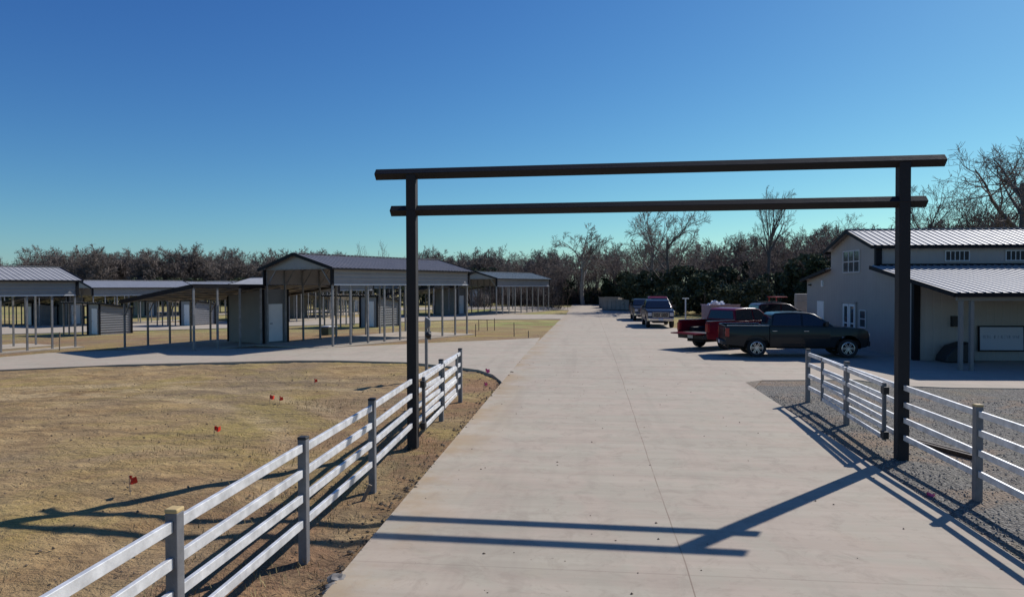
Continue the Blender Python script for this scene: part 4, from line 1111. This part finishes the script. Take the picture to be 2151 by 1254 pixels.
# undergrowth: one mass nobody could count
def thicket():
    rng = np.random.default_rng(9); A = []
    segs = []
    for _ in range(620):
        px = rng.uniform(1000, 2260); Z = rng.uniform(84, 112) - 22 * sstep(1420, 1760, px)
        if px < 1160: Z += 8
        if 1175 < px < 1345: Z = max(Z, 99)
        p = WX(px, Z); p = np.array(p); hh = rng.uniform(1.5, 4.2)
        for _ in range(26):
            a = rng.uniform(0, 6.283); q = rng.uniform(0, 1.3); b0 = p + np.array([q * math.cos(a), q * math.sin(a), -.1])
            d = np.array([rng.normal() * .35, rng.normal() * .35, 1.0]); l = hh * rng.uniform(.4, 1.0); m_ = b0 + d * l * .5; e = m_ + (d + rng.normal(size=3) * .35) * l * .5
            segs += [(b0, m_, .028, .02, 2), (m_, e, .02, .012, 2)]
            for _ in range(2):
                s0 = m_ + (e - m_) * rng.random(); segs.append((s0, s0 + rng.normal(size=3) * .45 + np.array([0, 0, .3]), .014, .010, 2))
    me = np_mesh('undergrowth', *segs_to_arrays(segs, .012), M['brush']); o = bpy.data.objects.new('undergrowth', me); COL.objects.link(o)
    tag(o, 'dark tangled undergrowth filling the foot of the wood', 'undergrowth', kind='stuff')
    V = []; F = []; off = 0
    for _ in range(95):
        px = rng.uniform(1170, 2000); Z = rng.uniform(84, 98) - 22 * sstep(1420, 1760, px); Z = max(Z, 98) if px < 1340 else Z; p = np.array(WX(px, Z))
        v, f = leaf_cloud(int(rng.integers(1e6)), rng.uniform(1.6, 3.8), rng.uniform(.9, 1.9), 420, 'round', .17, 0); V.append(v + p); F.append(f + off); off += len(v)
    me = np_mesh('evergreen_brush', np.concatenate(V), np.concatenate(F), M['cedar']); o = bpy.data.objects.new('evergreen_brush', me); COL.objects.link(o)
    tag(o, 'dark green brush along the shaded edge of the wood', 'brush', kind='stuff')
thicket()
# far wood on the left: reads as one mass
def far_wood():
    rng = np.random.default_rng(21); V = []; F = []; off = 0
    src = [segs_to_arrays(bare_segments(60 + i, 10, spread=(.5, .6, .55, .45)[i], trunk=.28, counts=(8, 6, 6, 4), r0=.2), .026) for i in range(4)]
    top = [(-250, 540), (0, 548), (60, 545), (110, 530), (200, 521), (300, 524), (370, 533), (410, 520), (470, 530), (560, 532), (600, 524), (640, 538), (700, 536), (760, 543), (850, 545), (900, 530), (940, 522), (1010, 521), (1050, 528), (1100, 536), (1160, 530)]
    for i in range(300):
        px = -260 + 1430 * (i + rng.random()) / 300; Z = rng.uniform(150, 185) if px < 850 else rng.uniform(120, 150)
        p = np.array(WX(px, Z)); h = ztop(px, interp(top, px) + rng.uniform(-12, 34) + 9 * math.sin(px * .037) * math.sin(px * .011 + 1), Z) - p[2]
        v, f = src[int(rng.integers(4))]; a = rng.uniform(0, 6.283); c, s = math.cos(a), math.sin(a); k = h / 10
        q = np.stack([(v[:, 0] * c - v[:, 1] * s) * k * 1.15, (v[:, 0] * s + v[:, 1] * c) * k * 1.15, v[:, 2] * k], 1) + p
        V.append(q); F.append(f + off); off += len(v)
        # sprays of the finest twigs
        n = 260; c0 = q[rng.integers(int(len(q) * .25), len(q), n)] + rng.normal(size=(n, 3)) * .25
        u = rng.normal(size=(n, 3)) * np.array([.5, .5, 1.0]); u /= np.linalg.norm(u, axis=1, keepdims=True); w_ = rng.normal(size=(n, 3)); w_ -= u * (u * w_).sum(1, keepdims=True); w_ /= np.linalg.norm(w_, axis=1, keepdims=True)
        sz = rng.uniform(.25, .55, (n, 1)); V.append(np.stack([c0 - u * sz - w_ * .02, c0 + w_ * .05, c0 + u * sz, c0 - w_ * .05], 1).reshape(-1, 3)); F.append(np.arange(4 * n).reshape(-1, 4) + off); off += 4 * n
    me = np_mesh('distant_wood', np.concatenate(V), np.concatenate(F), M['twigfar']); o = bpy.data.objects.new('distant_wood', me); COL.objects.link(o)
    tag(o, 'long band of bare brown woodland behind the carports', 'woodland', kind='stuff')
    V = []; F = []; off = 0
    for _ in range(150):
        px = rng.uniform(-250, 1160); Z = rng.uniform(140, 150) if px < 850 else rng.uniform(112, 122); p = np.array(WX(px, Z))
        v, f = leaf_cloud(int(rng.integers(1e6)), rng.uniform(2.5, 6), rng.uniform(1.6, 3.2), 420, 'round', .3, 0); V.append(v + p); F.append(f + off); off += len(v)
    me = np_mesh('distant_brush', np.concatenate(V), np.concatenate(F), M['cedarlight']); o = bpy.data.objects.new('distant_brush', me); COL.objects.link(o)
    tag(o, 'dark evergreen brush at the foot of the far wood', 'brush', kind='stuff')
far_wood()

# ------------------------------------------------------------------ light
SUN_AZ, SUN_EL = R(43.65), R(39.5)
sv = Vector((math.sin(SUN_AZ) * math.cos(SUN_EL), math.cos(SUN_AZ) * math.cos(SUN_EL), math.sin(SUN_EL)))
sl_ = bpy.data.lights.new('sun', 'SUN'); sl_.energy = 4.8; sl_.angle = R(.5); sl_.color = (1, .97, .94)
so = bpy.data.objects.new('sun', sl_); COL.objects.link(so); so.rotation_euler = (-sv).to_track_quat('-Z', 'Y').to_euler()
w = bpy.data.worlds.new('World'); SC.world = w; w.use_nodes = True; nt = w.node_tree
sky = nt.nodes.new('ShaderNodeTexSky'); sky.sky_type = 'NISHITA'; sky.sun_disc = False
sky.sun_elevation = SUN_EL; sky.sun_rotation = SUN_AZ; sky.altitude = 100; sky.air_density = 1.0; sky.dust_density = .3; sky.ozone_density = 2.5
bg = nt.nodes['Background']; bg.inputs['Strength'].default_value = .1
# deepen the clear winter sky: each channel gets its own contrast
sp = nt.nodes.new('ShaderNodeSeparateColor'); cb = nt.nodes.new('ShaderNodeCombineColor'); nt.links.new(sky.outputs['Color'], sp.inputs[0])
for i, (g_, k_) in enumerate(((1.48, .87), (1.36, 1.19), (.90, 1.03))):
    v = mth(nt, 'MULTIPLY', sp.outputs[i], .085); v = mth(nt, 'POWER', v, g_); v = mth(nt, 'MULTIPLY', v, k_ / .1)
    nt.links.new(v, cb.inputs[i])
nt.links.new(cb.outputs[0], bg.inputs['Color'])
SC.view_settings.view_transform = 'Standard'; SC.view_settings.look = 'None'; SC.view_settings.exposure = 0; SC.view_settings.gamma = 1
